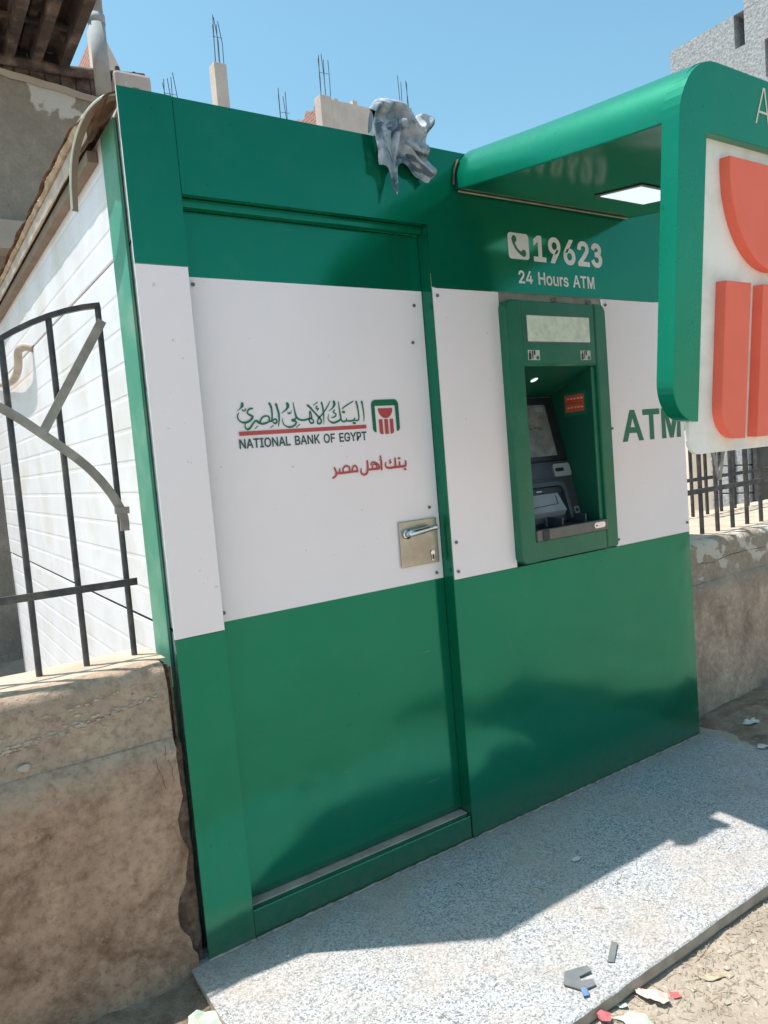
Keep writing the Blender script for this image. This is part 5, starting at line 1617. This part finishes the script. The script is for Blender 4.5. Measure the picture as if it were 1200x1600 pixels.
scrap('paper_scrap', [(2.415, -0.262), (2.450, -0.250), (2.462, -0.285), (2.425, -0.292)], gz(2.43, -.27) + .006, M['paper'], 'white paper scrap on the sand at the right end of the step', 'paper', 0.012, 13)
scrap('paper_scrap', [(2.495, -0.205), (2.512, -0.198), (2.518, -0.214), (2.50, -0.220)], gz(2.5, -.2) + .004, M['pink'], 'smallest pale scrap on the dirt between two white paper scraps', 'paper', 0.006, 14)
scrap('wrapper', [(1.025, -0.895), (1.050, -0.92), (1.10, -0.935), (1.115, -0.925), (1.06, -0.895), (1.04, -0.88)], G0 + .008, M['straw'], 'dry pale peel lying on the sand at the lower right', 'peel', 0.012, 15)
# grit, straw and shell crumbs: nobody could count them
random.seed(11)
g = G()
for (x, y, r) in ((1.105, -0.935, .012), (1.125, -0.915, .011), (1.175, -0.86, .008), (1.225, -0.835, .007), (1.075, -0.865, .008), (1.00, -0.99, .009), (1.28, -0.90, .009), (1.02, -0.842, .006), (0.985, -0.905, .007), (0.845, -0.955, .009), (1.36, -0.86, .007), (1.19, -0.99, .010), (1.06, -1.0, .008), (1.305, -0.845, .006)):
    bm = bmesh.new()
    bmesh.ops.create_icosphere(bm, subdivisions=1, radius=1)
    z = gz(x, y)
    for q in bm.verts:
        d = 1 + 0.75 * noise.noise(q.co * 1.1 + Vector((x * 31, 0, 0)))
        q.co = Vector((x + q.co.x * 1.25 * d * r, y + q.co.y * d * r, z + r * 0.25 + q.co.z * 0.45 * d * r))
    g.bm(bm)
for k in range(5200):
    x = random.uniform(-0.4, 3.3)
    if random.random() < 0.72:
        x = random.uniform(0.55, 2.2)
        y = -0.825 - abs(random.gauss(0, 0.17))
    else:
        y = random.uniform(-1.5, 0.02)
    if -0.06 < x < 2.42 and y > -0.82:
        continue
    if y > -0.004 and x < 2.4:
        continue
    z = gz(x, y)
    r = random.choice((.0016, .0022, .003, .0042, .006, .0085))
    a = [Vector((random.uniform(-1, 1), random.uniform(-1, 1), random.uniform(-.3, .9))) * r for _ in range(4)]
    fl_ = random.uniform(.35, 1.1)
    a[0] = Vector((r, 0, 0)); a[1] = Vector((-r * .5, r * .8, 0)); a[2] = Vector((-r * .5, -r * .8, 0)); a[3] = Vector((0, 0, r * fl_)); a[0] *= random.uniform(.8, 1.9)
    ca, sa = math.cos(k), math.sin(k)
    g.add([Vector((x + p.x * ca - p.y * sa, y + p.x * sa + p.y * ca, z + p.z + .0005)) for p in a], [(0, 1, 3), (1, 2, 3), (2, 0, 3), (0, 2, 1)])
o = g.obj('grit', M['pebble'])
o['kind'] = 'stuff'
g = G()
for k in range(560):
    x = random.uniform(0.5, 2.3)
    y = -0.825 - abs(random.gauss(0, 0.15))
    if k % 9 == 0:
        x, y, z = random.uniform(0.1, 2.3), random.uniform(-0.75, -0.02), 0.001
    else:
        z = gz(x, y) + 0.002
    L, a = random.uniform(.006, .024), random.uniform(0, 6.28)
    c, s = math.cos(a) * L, math.sin(a) * L
    q = random.uniform(-.3, .3)
    g.tube([(x - c, y - s, z), (x + q * s * .5, y - q * c * .5, z + random.uniform(0, .004)), (x + c, y + s, z + random.uniform(0, .005))], 0.0009, 3, cap=False)
o = g.obj('straw', M['straw'])
o['kind'] = 'stuff'
